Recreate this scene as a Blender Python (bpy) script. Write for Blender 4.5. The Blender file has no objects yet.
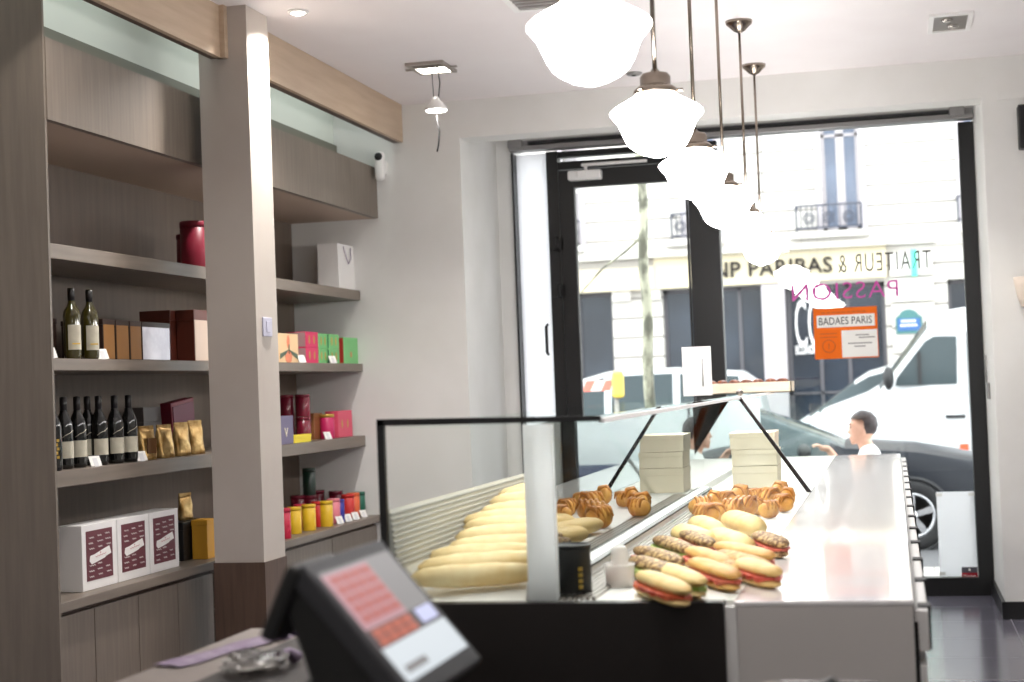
import bpy, bmesh, math, random
from mathutils import Vector, Matrix, noise
C = bpy.context.scene.collection
PI = math.pi
# ------------------------------------------------------------------ camera
YAW, PIT, ROL, FPX, H = 0.23372, 0.029308, -0.0381817, 1593.98, 1.45
FW = Vector((-math.sin(YAW)*math.cos(PIT), math.cos(YAW)*math.cos(PIT), math.sin(PIT)))
R0 = Vector((math.cos(YAW), math.sin(YAW), 0)); U0 = R0.cross(FW)
RT = R0*math.cos(ROL)+U0*math.sin(ROL); UP = -R0*math.sin(ROL)+U0*math.cos(ROL)
EYE = Vector((0, 0, H))
def at(ax, c, x, y):
    """point of the real plane (axis ax at distance c) seen at photo position x,y"""
    d = FW+RT*((x-512)/FPX)+UP*((341-y)/FPX)
    return EYE+d*((c-EYE[ax])/d[ax])
cam = bpy.data.cameras.new('camera'); co = bpy.data.objects.new('camera', cam); C.objects.link(co)
M = Matrix((RT, UP, -FW)).transposed().to_4x4(); M.translation = EYE; co.matrix_world = M
cam.sensor_width = 36; cam.lens = FPX*36/1024; cam.clip_start = .05; cam.clip_end = 200
cam.dof.use_dof = True; cam.dof.focus_distance = 6.4; cam.dof.aperture_fstop = 3.2
bpy.context.scene.camera = co
S = bpy.context.scene
S.view_settings.view_transform = 'Standard'; S.view_settings.look = 'None'
S.view_settings.gamma = 1; S.view_settings.use_curve_mapping = False
S.view_settings.exposure = .75
# ------------------------------------------------------------------ materials
def lin(c):
    return tuple((v/255/12.92 if v/255 <= .04045 else ((v/255+.055)/1.055)**2.4) for v in c)+(1,)
MATS = {}
def mat(name, rgb, rough=.5, metal=0, rgb2=None, scale=8, stretch=(1,1,1), bump=0, emit=0, coat=0, spec=.5, detail=4, lo=.35, hi=.65, ecol=None):
    if name in MATS: return MATS[name]
    m = bpy.data.materials.new(name); m.use_nodes = True; nt = m.node_tree; b = nt.nodes['Principled BSDF']
    b.inputs['Base Color'].default_value = lin(rgb); b.inputs['Roughness'].default_value = rough
    b.inputs['Metallic'].default_value = metal; b.inputs['Coat Weight'].default_value = coat
    b.inputs['Specular IOR Level'].default_value = spec
    if emit:
        b.inputs['Emission Color'].default_value = lin(ecol or rgb); b.inputs['Emission Strength'].default_value = emit
    if rgb2 or bump:
        tc = nt.nodes.new('ShaderNodeTexCoord'); mp = nt.nodes.new('ShaderNodeMapping'); nz = nt.nodes.new('ShaderNodeTexNoise')
        mp.inputs['Scale'].default_value = stretch; nz.inputs['Scale'].default_value = scale; nz.inputs['Detail'].default_value = detail
        nt.links.new(tc.outputs['Object'], mp.inputs['Vector']); nt.links.new(mp.outputs['Vector'], nz.inputs['Vector'])
        if rgb2:
            cr = nt.nodes.new('ShaderNodeValToRGB'); cr.color_ramp.elements[0].position = lo; cr.color_ramp.elements[1].position = hi
            cr.color_ramp.elements[0].color = lin(rgb); cr.color_ramp.elements[1].color = lin(rgb2)
            nt.links.new(nz.outputs['Fac'], cr.inputs['Fac']); nt.links.new(cr.outputs['Color'], b.inputs['Base Color'])
        if bump:
            bp = nt.nodes.new('ShaderNodeBump'); bp.inputs['Strength'].default_value = bump; bp.inputs['Distance'].default_value = .01
            nt.links.new(nz.outputs['Fac'], bp.inputs['Height']); nt.links.new(bp.outputs['Normal'], b.inputs['Normal'])
    MATS[name] = m; return m
def glass(name, tint=(255,255,255), refl=1.0, rough=0.0, base=.0):
    m = bpy.data.materials.new(name); m.use_nodes = True; nt = m.node_tree; nt.nodes.clear()
    out = nt.nodes.new('ShaderNodeOutputMaterial'); mx = nt.nodes.new('ShaderNodeMixShader')
    tr = nt.nodes.new('ShaderNodeBsdfTransparent'); gl = nt.nodes.new('ShaderNodeBsdfGlossy'); fr = nt.nodes.new('ShaderNodeFresnel')
    ma = nt.nodes.new('ShaderNodeMath'); ma.operation = 'MULTIPLY_ADD'; ma.inputs[1].default_value = refl; ma.inputs[2].default_value = base
    ma.use_clamp = True
    tr.inputs['Color'].default_value = lin(tint); gl.inputs['Roughness'].default_value = rough; fr.inputs['IOR'].default_value = 1.5
    nt.links.new(fr.outputs[0], ma.inputs[0]); nt.links.new(ma.outputs[0], mx.inputs['Fac'])
    nt.links.new(tr.outputs[0], mx.inputs[1]); nt.links.new(gl.outputs[0], mx.inputs[2]); nt.links.new(mx.outputs[0], out.inputs[0])
    return m
def brickmat(name, c1, c2, mortar, w, h, msize, rough=.6, rot=None, offset=.5, spec=.5):
    m = bpy.data.materials.new(name); m.use_nodes = True; nt = m.node_tree; b = nt.nodes['Principled BSDF']
    tc = nt.nodes.new('ShaderNodeTexCoord'); mp = nt.nodes.new('ShaderNodeMapping'); br = nt.nodes.new('ShaderNodeTexBrick')
    if rot: mp.inputs['Rotation'].default_value = rot
    br.inputs['Color1'].default_value = lin(c1); br.inputs['Color2'].default_value = lin(c2); br.inputs['Mortar'].default_value = lin(mortar)
    br.inputs['Scale'].default_value = 1; br.inputs['Mortar Size'].default_value = msize; br.inputs['Brick Width'].default_value = w
    br.inputs['Row Height'].default_value = h; br.offset = offset; br.inputs['Mortar Smooth'].default_value = .3
    nt.links.new(tc.outputs['Object'], mp.inputs[0]); nt.links.new(mp.outputs[0], br.inputs['Vector'])
    nt.links.new(br.outputs['Color'], b.inputs['Base Color']); b.inputs['Roughness'].default_value = rough; b.inputs['Specular IOR Level'].default_value = spec
    bp = nt.nodes.new('ShaderNodeBump'); bp.invert = True; bp.inputs['Strength'].default_value = .4; bp.inputs['Distance'].default_value = .01
    nt.links.new(br.outputs['Fac'], bp.inputs['Height']); nt.links.new(bp.outputs['Normal'], b.inputs['Normal'])
    MATS[name] = m; return m
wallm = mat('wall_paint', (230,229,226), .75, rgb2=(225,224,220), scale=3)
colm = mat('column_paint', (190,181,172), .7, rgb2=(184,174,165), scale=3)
ceilm = mat('ceiling_paint', (240,235,235), .8, rgb2=(237,231,231), scale=2)
taupe = mat('taupe_laminate', (120,109,98), .45, rgb2=(111,100,90), scale=5, stretch=(9,9,.6), bump=.03)
taupeh = mat('taupe_board', (126,115,104), .4, rgb2=(117,106,96), scale=5, stretch=(9,.6,9), bump=.03)
backm = mat('back_panel', (120,106,94), .6, rgb2=(112,98,87), scale=4, stretch=(6,6,.5))
beige = mat('beige_beam', (196,174,150), .5, rgb2=(186,163,139), scale=5, stretch=(6,.5,6))
brown = mat('brown_laminate', (92,72,60), .5, rgb2=(80,62,52), scale=5, stretch=(8,8,.6))
white = mat('white_lacquer', (240,238,236), .35)
whiteg = mat('white_gloss_top', (246,244,243), .15, coat=.45)
greyp = mat('grey_panel', (216,211,207), .5, rgb2=(210,205,201), scale=3)
darkp = mat('dark_panel', (34,28,27), .5, rgb2=(30,25,24), scale=4)
black = mat('black_metal', (24,24,25), .4)
blackp = mat('black_plastic', (18,18,19), .5)
steel = mat('brushed_steel', (172,165,158), .3, 1)
nickel = mat('nickel', (150,138,126), .25, 1)
alum = mat('grey_aluminium', (150,148,147), .4, .6)
glasscase = glass('case_glass', (246,252,250), 1.0)
glassdoor = glass('window_glass', (252,254,253), .8)
glasslow = glass('clear_case_glass', (252,254,253), .03)
glassback = glass('sliding_glass', (244,250,250), 1.5, base=.04)
opal = mat('opal_glass', (255,250,244), .3, emit=26, ecol=(254,251,250))
paper = mat('white_paper', (240,238,234), .7)
floorm = brickmat('dark_tile', (118,116,130), (110,108,122), (160,158,164), .6, .6, .004, .16, offset=0)
# ------------------------------------------------------------------ mesh helpers
class MB:
    def __init__(s): s.bm = bmesh.new(); s.mats = []
    def mi(s, m):
        if m not in s.mats: s.mats.append(m)
        return s.mats.index(m)
    def geo(s, verts, faces, m=None, smooth=False):
        vs = [s.bm.verts.new(v) for v in verts]; k = s.mi(m) if m else 0
        for f in faces:
            try:
                q = s.bm.faces.new([vs[i] for i in f]); q.material_index = k; q.smooth = smooth
            except ValueError: pass
        return vs
    def box(s, x0, x1, y0, y1, z0, z1, m=None, mtx=None, bev=0):
        x0,x1 = sorted((x0,x1)); y0,y1 = sorted((y0,y1)); z0,z1 = sorted((z0,z1))
        t = bmesh.new(); bmesh.ops.create_cube(t, size=1)
        for v in t.verts: v.co = ((x0+x1)/2+v.co.x*(x1-x0), (y0+y1)/2+v.co.y*(y1-y0), (z0+z1)/2+v.co.z*(z1-z0))
        if bev:
            bev = min(bev, .45*min(x1-x0, y1-y0, z1-z0))
            bmesh.ops.bevel(t, geom=t.edges[:], offset=bev, segments=2, affect='EDGES', profile=.5)
        return s.add(t, m, mtx)
    def add(s, t, m=None, mtx=None, smooth=False):
        if mtx is not None: bmesh.ops.transform(t, matrix=mtx, verts=t.verts[:])
        t.verts.index_update()
        s.geo([v.co.copy() for v in t.verts], [[v.index for v in f.verts] for f in t.faces], m, smooth); t.free(); return s
    def prism(s, pts, axis, a, b, m=None, mtx=None):
        """2-D polygon extruded along axis from a to b"""
        def P(p, h):
            return {0:(h,p[0],p[1]), 1:(p[0],h,p[1]), 2:(p[0],p[1],h)}[axis]
        n = len(pts); V = [Vector(P(p,a)) for p in pts]+[Vector(P(p,b)) for p in pts]
        if mtx is not None: V = [mtx@v for v in V]
        s.geo(V, [list(range(n)), list(range(n,2*n))]+[[i,(i+1)%n,n+(i+1)%n,n+i] for i in range(n)], m); return s
    def lathe(s, prof, c=(0,0,0), seg=24, m=None, mtx=None, smooth=True):
        V = []; F = []
        for r, z in prof:
            for k in range(seg):
                a = 2*PI*k/seg; V.append(Vector((r*math.cos(a), r*math.sin(a), z)))
        n = len(prof)
        for i in range(n-1):
            for k in range(seg): F.append([i*seg+k, i*seg+(k+1)%seg, (i+1)*seg+(k+1)%seg, (i+1)*seg+k])
        if n >= 4 and abs(prof[0][0]-prof[-1][0]) < 1e-6 and prof[0][0] > 1e-3:
            for k in range(seg): F.append([(n-1)*seg+k, (n-1)*seg+(k+1)%seg, (k+1)%seg, k])
        else: F.append([k for k in range(seg)][::-1]); F.append([(n-1)*seg+k for k in range(seg)])
        if mtx is not None: V = [mtx@v for v in V]
        s.geo([v+Vector(c) for v in V], F, m, smooth); return s
    def tube(s, pts, r, seg=8, m=None, smooth=True):
        pts = [Vector(p) for p in pts]; V = []; F = []; n = len(pts)
        rr = r if isinstance(r, (list, tuple)) else [r]*n
        for i, p in enumerate(pts):
            d = (pts[min(i+1,n-1)]-pts[max(i-1,0)]).normalized()
            a = d.orthogonal() if abs(d.z) > .95 else d.cross(Vector((0,0,1)))
            if abs(d.z) > .95: a = Vector((1,0,0))-d*d.x
            a.normalize(); b = d.cross(a)
            for k in range(seg):
                t = 2*PI*k/seg; V.append(p+a*(rr[i]*math.cos(t))+b*(rr[i]*math.sin(t)))
        for i in range(n-1):
            for k in range(seg): F.append([i*seg+k, i*seg+(k+1)%seg, (i+1)*seg+(k+1)%seg, (i+1)*seg+k])
        F.append(list(range(seg))[::-1]); F.append([(n-1)*seg+k for k in range(seg)])
        s.geo(V, F, m, smooth); return s
    def ball(s, c, r, m=None, sc=(1,1,1), seg=16, mtx=None):
        t = bmesh.new(); bmesh.ops.create_uvsphere(t, u_segments=seg, v_segments=max(6,seg//2), radius=r)
        for v in t.verts: v.co = (v.co.x*sc[0], v.co.y*sc[1], v.co.z*sc[2])
        if mtx is not None: bmesh.ops.transform(t, matrix=mtx, verts=t.verts[:])
        bmesh.ops.translate(t, vec=c, verts=t.verts[:]); return s.add(t, m, None, True)
    def build(s, name, m=None, parent=None, loc=None, sharp=True):
        bmesh.ops.recalc_face_normals(s.bm, faces=s.bm.faces[:])
        me = bpy.data.meshes.new(name)
        org = Vector(loc) if loc is not None else None
        if org is not None and parent is None: bmesh.ops.translate(s.bm, vec=-org, verts=s.bm.verts[:])
        s.bm.to_mesh(me); s.bm.free()
        for q in (s.mats if s.mats else [m]): me.materials.append(q)
        o = bpy.data.objects.new(name, me); C.objects.link(o)
        if parent is not None:
            o.parent = parent
        elif org is not None: o.location = org
        return o
def tag(o, label=None, cat=None, group=None, kind=None):
    if label: o['label'] = label
    if cat: o['category'] = cat
    if group: o['group'] = group
    if kind: o['kind'] = kind
    return o
def thing(name, label, cat, loc=(0,0,0), rz=0, group=None):
    o = bpy.data.objects.new(name, None); C.objects.link(o); o.location = loc; o.rotation_euler = (0,0,rz); o.empty_display_size = .1
    return tag(o, label, cat, group)
def struct(name, mb, m, label=None):
    o = mb.build(name, m); o['kind'] = 'structure'
    if label: o['label'] = label
    return o
def dup(root, loc=None, rz=None, label=None, group=None):
    r = root.copy(); C.objects.link(r)
    if loc is not None: r.location = loc
    if rz is not None: r.rotation_euler = (0,0,rz)
    if label: r['label'] = label
    if group: r['group'] = group
    for ch in list(root.children):
        c = ch.copy(); C.objects.link(c); c.parent = r
        for g in ch.children:
            d = g.copy(); C.objects.link(d); d.parent = c
    return r
def text(name, s, size, m, parent=None, mtx=None, depth=.002, width=None, spacing=1.0, bold=0):
    cu = bpy.data.curves.new(name, 'FONT'); cu.body = s; cu.size = size; cu.extrude = depth; cu.align_x = 'CENTER'; cu.align_y = 'CENTER'
    cu.space_character = spacing; cu.offset = bold; cu.resolution_u = 3
    to = bpy.data.objects.new(name, cu); C.objects.link(to)
    bpy.context.view_layer.update()
    me = bpy.data.meshes.new_from_object(to.evaluated_get(bpy.context.evaluated_depsgraph_get()))
    bpy.data.objects.remove(to); bpy.data.curves.remove(cu)
    if width:
        xs = [v.co.x for v in me.vertices]; k = width/(max(xs)-min(xs)); c = (max(xs)+min(xs))/2
        for v in me.vertices: v.co.x = (v.co.x-c)*k
    if mtx is not None: me.transform(mtx)
    me.materials.clear(); me.materials.append(m); me.name = name
    o = bpy.data.objects.new(name, me); C.objects.link(o)
    if parent is not None: o.parent = parent
    return o
def T(x, y, z): return Matrix.Translation((x, y, z))
def RX(a): return Matrix.Rotation(a, 4, 'X')
def RY(a): return Matrix.Rotation(a, 4, 'Y')
def RZ(a): return Matrix.Rotation(a, 4, 'Z')
FACE_Y = RX(PI/2)                  # lettering that stands upright and reads from the -Y side
FACE_X = RZ(PI/2)@RX(PI/2)         # lettering that stands upright and reads from the +X side
def wall_cells(mb, x0, x1, z0, z1, holes, y0, y1, m=None):
    xs = sorted({x0,x1}|{h[i] for h in holes for i in (0,1)}); zs = sorted({z0,z1}|{h[i] for h in holes for i in (2,3)})
    for i in range(len(xs)-1):
        run = None
        for j in range(len(zs)-1):
            cx, cz = (xs[i]+xs[i+1])/2, (zs[j]+zs[j+1])/2
            solid = not any(h[0] < cx < h[1] and h[2] < cz < h[3] for h in holes)
            if solid: run = [zs[j], zs[j+1]] if run is None else [run[0], zs[j+1]]
            if (not solid or j == len(zs)-2) and run: mb.box(xs[i], xs[i+1], y0, y1, run[0], run[1], m); run = None
exec_parts = []
# ------------------------------------------------------------------ room shell
CEIL = 3.28; YW = 9.7; YG = 10.76
struct('floor', MB().box(-3.9, 2.6, -2.6, 10.95, -.1, 0), floorm)
struct('ceiling', MB().box(-4.0, 2.7, -2.7, 10.95, CEIL, CEIL+.12), ceilm)
struct('wall_left', MB().box(-4.0, -3.82, -2.7, 10.95, 0, CEIL), wallm)
struct('wall_right', MB().box(2.5, 2.7, -2.7, 10.95, 0, CEIL), wallm)
struct('wall_back', MB().box(-4.0, 2.7, -2.8, -2.6, 0, CEIL), wallm)
struct('wall_front_pier', MB().box(-3.82, -2.6, YW, 10.95, 0, CEIL), wallm)
struct('wall_front_strip', MB().box(-2.6, -2.49, 10.66, 10.95, 0, CEIL), wallm)
struct('wall_front_right', MB().box(.575, 2.5, YW, 10.95, 0, CEIL), wallm)
struct('wall_front_beam', MB().box(-2.6, .575, YW, 9.93, 3.04, CEIL), wallm)
struct('wall_front_header', MB().box(-2.6, .575, 10.7, 10.95, 3.13, CEIL), wallm)
struct('trim_1', MB().box(.66, 1.1, YW-.025, YW+.0, 3.02, 3.07), wallm)
struct('baseboard_right', MB().box(.57, 2.5, YW-.02, YW, 0, .1), black)
struct('baseboard_reveal', MB().box(.555, .575, YW-.02, 10.7, 0, .1), black)
# shop window 1: fixed pane with the black right post and bottom rail
w = MB(); w.box(.478, .572, 10.70, 10.80, 0, 3.06); w.box(-1.09, .478, 10.70, 10.80, 0, .115); w.box(-1.29, -1.09, 10.69, 10.81, 0, 3.02)
w.box(-2.25, -1.09, 10.715, 10.79, 3.02, 3.06)
wf = struct('window_1', w, black)
g = MB().box(-1.09, .478, 10.752, 10.76, .115, 3.08).build('pane', glassdoor, wf)
# door with its frame
d = MB(); d.box(-2.255, -2.175, 10.68, 10.80, 0, 3.06); d.box(-2.175, -1.29, 10.69, 10.80, 2.93, 2.985)
df = struct('door_1', d, black)
lf = MB(); lf.box(-2.17, -2.062, 10.66, 10.72, .02, 2.92, bev=.006); lf.box(-1.305, -1.295, 10.66, 10.72, .02, 2.92); lf.box(-2.062, -1.305, 10.66, 10.72, 2.80, 2.92); lf.box(-2.062, -1.305, 10.66, 10.72, .02, .14)
lf = lf.build('door_leaf', black, df)
MB().box(-2.062, -1.305, 10.686, 10.694, .14, 2.80).build('door_pane', glassdoor, df)
MB().box(-2.175, -1.29, 10.746, 10.754, 2.985, 3.02).build('transom_pane', glassdoor, df)
k = MB().box(-2.09, -1.86, 10.58, 10.66, 2.84, 2.905, white, bev=.012); k.box(-2.02, -1.96, 10.565, 10.585, 2.855, 2.9, white, bev=.004)
k = k.build('door_closer', white, df); k['label'] = 'white door closer'
a = MB(); a.box(-2.0, -1.55, 10.62, 10.645, 2.935, 2.955, bev=.004); a.tube([(-1.97,10.62,2.905),(-1.97,10.63,2.945)], .012)
a.build('closer_arm', white, df)
for z in (2.42, 2.1, .9):
    hb = MB().tube([(-2.19,10.655,z-.05),(-2.19,10.655,z+.05)], .014, 10); hb.box(-2.235,-2.15,10.66,10.682,z-.04,z+.04); hb.build('door_hinge', black, df)
hh = MB().tube([(-2.285,10.66,1.87),(-2.285,10.62,1.86),(-2.285,10.62,1.68),(-2.285,10.66,1.67)], .011, 8); hh.build('door_handle', black, df)
# frosted side light between the wall and the door
fm = bpy.data.materials.new('frosted_glass'); fm.use_nodes = True; nt = fm.node_tree; nt.nodes.clear()
o_ = nt.nodes.new('ShaderNodeOutputMaterial'); ms = nt.nodes.new('ShaderNodeMixShader'); t1 = nt.nodes.new('ShaderNodeBsdfTranslucent'); d1 = nt.nodes.new('ShaderNodeBsdfDiffuse')
t1.inputs[0].default_value = (.97,.98,1,1); d1.inputs[0].default_value = (.9,.9,.9,1); ms.inputs[0].default_value = .22
nt.links.new(t1.outputs[0], ms.inputs[1]); nt.links.new(d1.outputs[0], ms.inputs[2]); nt.links.new(ms.outputs[0], o_.inputs[0])
sl = struct('window_2', MB().box(-2.492, -2.478, 10.64, 10.80, 0, 3.06), black)
MB().box(-2.478, -2.255, 10.745, 10.757, 0, 3.06).build('frosted_pane', fm, sl)
# roller rail over the glass
t = thing('shutter_rail', 'grey aluminium rail running along the top of the shop window', 'rail', (-1, 10.6, 3.06))
b = MB(); b.box(-1.485, 1.57, -.05, .06, 0, .035, bev=.006); b.box(-1.485, 1.57, .0, .06, .035, .075); b.build('rail_body', alum, t)
b = MB(); b.box(-1.35, 1.42, -.052, -.001, .04, .06); b.build('rail_slot', black, t)
for x in (-1.44, 1.47): MB().box(x-.05, x+.05, -.065, .0, .02, .078, bev=.01).build('end_bracket', alum, t)
# ------------------------------------------------------------------ left wall: panels, beams, shelves
struct('trim_left_panel', MB().box(-3.82, -3.162, 5.585, 5.6, 0, CEIL), taupe, 'tall taupe wooden end panel at the left edge')
struct('trim_back_panel', MB().box(-3.82, -3.75, 5.6, YW, .6, CEIL), backm)
fa = MB().box(-3.82, -3.191, 5.6, YW, 2.565, 2.60, mat('soffit_board', (186,164,146), .6)); fa.box(-3.19, -3.158, 5.6, YW, 2.565, 2.888, taupe)  # soffit colour lightened to make up for the shade underneath
struct('trim_fascia', fa, taupe, 'taupe fascia board above the shelves')
struct('trim_cove', MB().box(-3.5, -3.44, 5.6, YW, 3.05, CEIL, mat('cove_white',(214,216,208),.7)).box(-3.5, -3.42, 5.6, YW, 2.62, 3.05, mat('cove_grey',(112,110,98),.6)).box(-3.82, -3.19, 5.6, YW, 2.60, 2.62, taupe), taupe)  # white above grey: fade of the cove glow put into the colours
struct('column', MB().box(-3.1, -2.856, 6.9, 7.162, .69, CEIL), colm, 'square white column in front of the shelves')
struct('column_base', MB().box(-3.105, -2.85, 6.893, 7.168, 0, .69), brown)
struct('trim_beam_near', MB().box(-3.0, -2.974, -2.6, 6.9, 3.035, CEIL, beige).box(-3.0, -2.95, 6.86, 6.899, 3.035, CEIL, beige) , beige)
struct('trim_beam_far', MB().box(-3.0, -2.974, 7.162, YW, 3.04, CEIL), beige)
for nm, y0, y1 in (('trim_soffit_near', -2.6, 6.899), ('trim_soffit_far', 7.162, YW)):
    struct(nm, MB().box(-3.04, -3.0, y0, y1, 3.04, 3.085), brown)
def shelf(z, th, lab):
    o = MB().box(-3.748, -3.295, 5.602, YW-.002, z-th, z, bev=.003).build('wall_shelf', taupeh, None, (-3.5, 7.6, z-th))
    tag(o, lab, 'shelf', 'long wall shelves')
shelf(2.108, .062, 'top taupe wall shelf carrying the burgundy tins and white gift bag')
shelf(1.640, .05, 'middle taupe wall shelf with white wine bottles and pink and green boxes')
shelf(1.182, .066, 'lowest taupe wall shelf with red wine bottles and gold bags')
o = MB().box(-3.748, -3.203, 5.602, YW-.002, .635, .675, bev=.003).build('worktop', taupeh, None, (-3.5, 7.6, .635)); tag(o, 'long taupe worktop under the wall shelves', 'worktop')
def cabinet(y0, y1, n, lab, drawers=False):
    t = thing('base_cabinet', lab, 'cabinet', (-3.5, (y0+y1)/2, 0), 0, 'base cabinets under the worktop')
    hh = (y1-y0)/2
    b = MB(); b.box(-.24, .245, -hh, hh, .08, .622); b.box(-.24, .2, -hh, hh, 0, .08); b.build('body', brown, t)
    w = 2*hh/n
    for i in range(n):
        a, c = -hh+i*w+.003, -hh+(i+1)*w-.003
        if drawers:
            for (z0, z1, nm) in ((.44,.612,'drawer'), (.09,.434,'door')):
                dr = MB().box(.245, .265, a, c, z0, z1, bev=.002).build(nm, taupe, t)
                if nm == 'drawer' and i < 2: MB().box(.268, .285, a+.05, c-.02, .49, .51, bev=.004).build('handle', steel, dr)
        else: MB().box(.245, .265, a, c, .09, .612, bev=.002).build('door', taupe, t)
cabinet(5.605, 7.172, 4, 'taupe base cabinet under the three maroon and white cartons')
cabinet(7.18, 9.69, 3, 'taupe base cabinet with drawers under the coloured tins', True)
# ------------------------------------------------------------------ ceiling fittings
def pendant(i, y, x, lab):
    t = thing('pendant_lamp', lab, 'lamp', (x, y, 2.12), 0, 'row of schoolhouse pendant lamps')
    zc = .172
    prof = [(.003,-.186),(.012,-.185),(.043,-.176),(.067,-.163),(.084,-.149),(.095,-.131),(.104,-.109),(.114,-.086),(.127,-.070),(.1365,-.058),(.136,-.051),(.121,-.038),(.087,-.019),(.06,-.003),(.056,.0)]
    MB().lathe([(r,z+zc) for r,z in prof], seg=40).build('globe_shade', opal, t)
    b = MB().lathe([(.060,zc-.003),(.066,zc+.0),(.064,zc+.012),(.052,zc+.022),(.045,zc+.025),(.045,zc+.05),(.038,zc+.06),(.014,zc+.066),(.009,zc+.075)], seg=28)
    for k in range(3):
        a = 2*PI*k/3; b.tube([(.06*math.cos(a),.06*math.sin(a),zc+.008),(.08*math.cos(a),.08*math.sin(a),zc+.008)], .005, 6)
    b.build('fitter_cap', nickel, t)
    MB().tube([(0,0,zc+.07),(0,0,CEIL-2.12-.02)], .0068, 10).build('rod', nickel, t)
    MB().lathe([(.012,CEIL-2.12-.06),(.03,CEIL-2.12-.05),(.05,CEIL-2.12-.03),(.066,CEIL-2.12-.016),(.07,CEIL-2.12)], seg=28).build('ceiling_canopy', nickel, t)
    return t
plab = ['largest-looking pendant lamp, cut by the top edge, nearest the camera','second white globe pendant lamp in the row from the camera','third white globe pendant lamp from the camera','fourth white globe pendant lamp from the camera','fifth globe pendant lamp, last but one before the window','farthest globe pendant lamp nearest the shop window']
p0 = None
PX = [(588,3.43,3),(656,4.62,100),(695.5,5.80,154),(724,6.99,190),(747,8.17,215),(761,9.35,234)]
for i, (px, y, py) in enumerate(PX):
    x = at(1, y, px, py)[0]
    if p0 is None: p0 = pendant(i, y, x, plab[0])
    else: dup(p0, (x, y, 2.12), label=plab[i])
glow = mat('lamp_glow', (255,250,240), .4, emit=14)
def downlight(x, y, lab):
    t = thing('recessed_downlight', lab, 'light', (x, y, CEIL-.012))
    MB().lathe([(.034,.0),(.05,.0),(.052,.006),(.05,.012),(.034,.012)], seg=24).build('trim_ring', white, t)
    MB().lathe([(.0,-.008),(.02,-.006),(.033,.0),(.034,.008),(.0,.008)], seg=20).build('lens', glow, t); return t
downlight(-2.677, 7.109, 'small round recessed downlight in the ceiling beside the column')
t = thing('square_downlight', 'square recessed ceiling light with white frame at the upper right', 'light', (.37, 8.63, CEIL-.012))
b = MB()
for (a,c,e,f_) in ((-.11,.11,-.22,-.18),(-.11,.11,.18,.22),(-.11,-.085,-.18,.18),(.085,.11,-.18,.18)): b.box(a,c,e,f_,0,.012)
b.build('frame', white, t); b = MB().box(-.085,.085,-.18,.18,.006,.0115); b.build('reflector', steel, t)
for q in (-.06,.06): MB().lathe([(.0,-.006),(.022,-.006),(.03,.002),(.03,.006)], (q*.3,q*1.3,0), 16).build('lamp_bulb', mat('bulb_grey',(190,186,180),.25,.7), t)
# opened square fitting with dangling spot
t = thing('open_ceiling_fitting', 'open square ceiling fitting with its spot hanging out by wires', 'light', (-2.46, 8.62, CEIL-.015))
b = MB()
for (a,c,e,f_) in ((-.11,.11,-.15,-.12),(-.11,.11,.12,.15),(-.11,-.085,-.12,.12),(.085,.11,-.12,.12)): b.box(a,c,e,f_,0,.015)
b.box(.1,.15,-.01,.01,0,.008); b.box(-.15,-.1,-.01,.01,0,.008); b.build('frame', steel, t)
MB().box(-.085,.085,.0,.12,.006,.014).build('lit_panel', glow, t)
MB().box(-.085,.085,-.12,.0,.006,.014).build('open_hole', mat('hole_grey',(120,112,106),.8), t)
sp = MB().lathe([(.062,-.235),(.066,-.228),(.02,-.172),(.016,-.16)], (.02,0,0), 20).build('hanging_spot', white, t)
MB().lathe([(.0,-.24),(.058,-.24),(.058,-.234),(.0,-.234)], (.02,0,0), 20).build('spot_lens', glow, sp)
MB().tube([(.04,-.03,.01),(.05,-.01,-.08),(.036,0,-.165)], .0035, 6).tube([(.02,-.06,.01),(.01,-.02,-.08),(.008,0,-.165)], .0025, 6).build('wire', blackp, t)
MB().tube([(.02,0,-.24),(.024,0,-.3),(.034,0,-.36),(.026,0,-.43),(.016,0,-.47)], .005, 6).build('loose_cable', blackp, t)
t = thing('air_vent', 'slatted air vent in the ceiling at the top edge above the first lamps', 'vent', (-1.53, 7.17, CEIL-.02))
b = MB()
for (a,c,e,f_) in ((-.17,.17,-.3,-.27),(-.17,.17,.27,.3),(-.17,-.14,-.27,.27),(.14,.17,-.27,.27)): b.box(a,c,e,f_,0,.02)
b.build('frame', white, t); b = MB()
for k in range(9): b.box(-.14,.14,-.25+k*.06,-.22+k*.06,.004,.018)
b.build('slats', mat('vent_grey',(150,145,142),.5), t)
t = thing('smoke_detector', 'tiny grey disc on the ceiling behind the second pendant lamp', 'detector', (-1.41, 9.29, CEIL-.015))
MB().lathe([(.035,.0),(.045,.005),(.05,.015)], seg=20).build('housing', alum, t); MB().lathe([(.0,-.004),(.012,-.004),(.014,.0)], seg=12).build('sensor', blackp, t)
# CCTV on the pier
q = at(1, 9.62, 380, 165)
t = thing('security_camera', 'small white security camera with a black lens at the end of the fascia', 'camera', (q.x+.0, 9.62, q.z))
b = MB(); b.box(-.03,.03,-.035,.03,-.1,.085,bev=.022); b.build('body', white, t)
MB().box(-.02,.02,.03,.08,-.05,.03,bev=.004).build('wall_mount', white, t)
MB().ball((.0,-.03,.05), .026, None, (1,.7,1)).build('lens', blackp, t)
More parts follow.
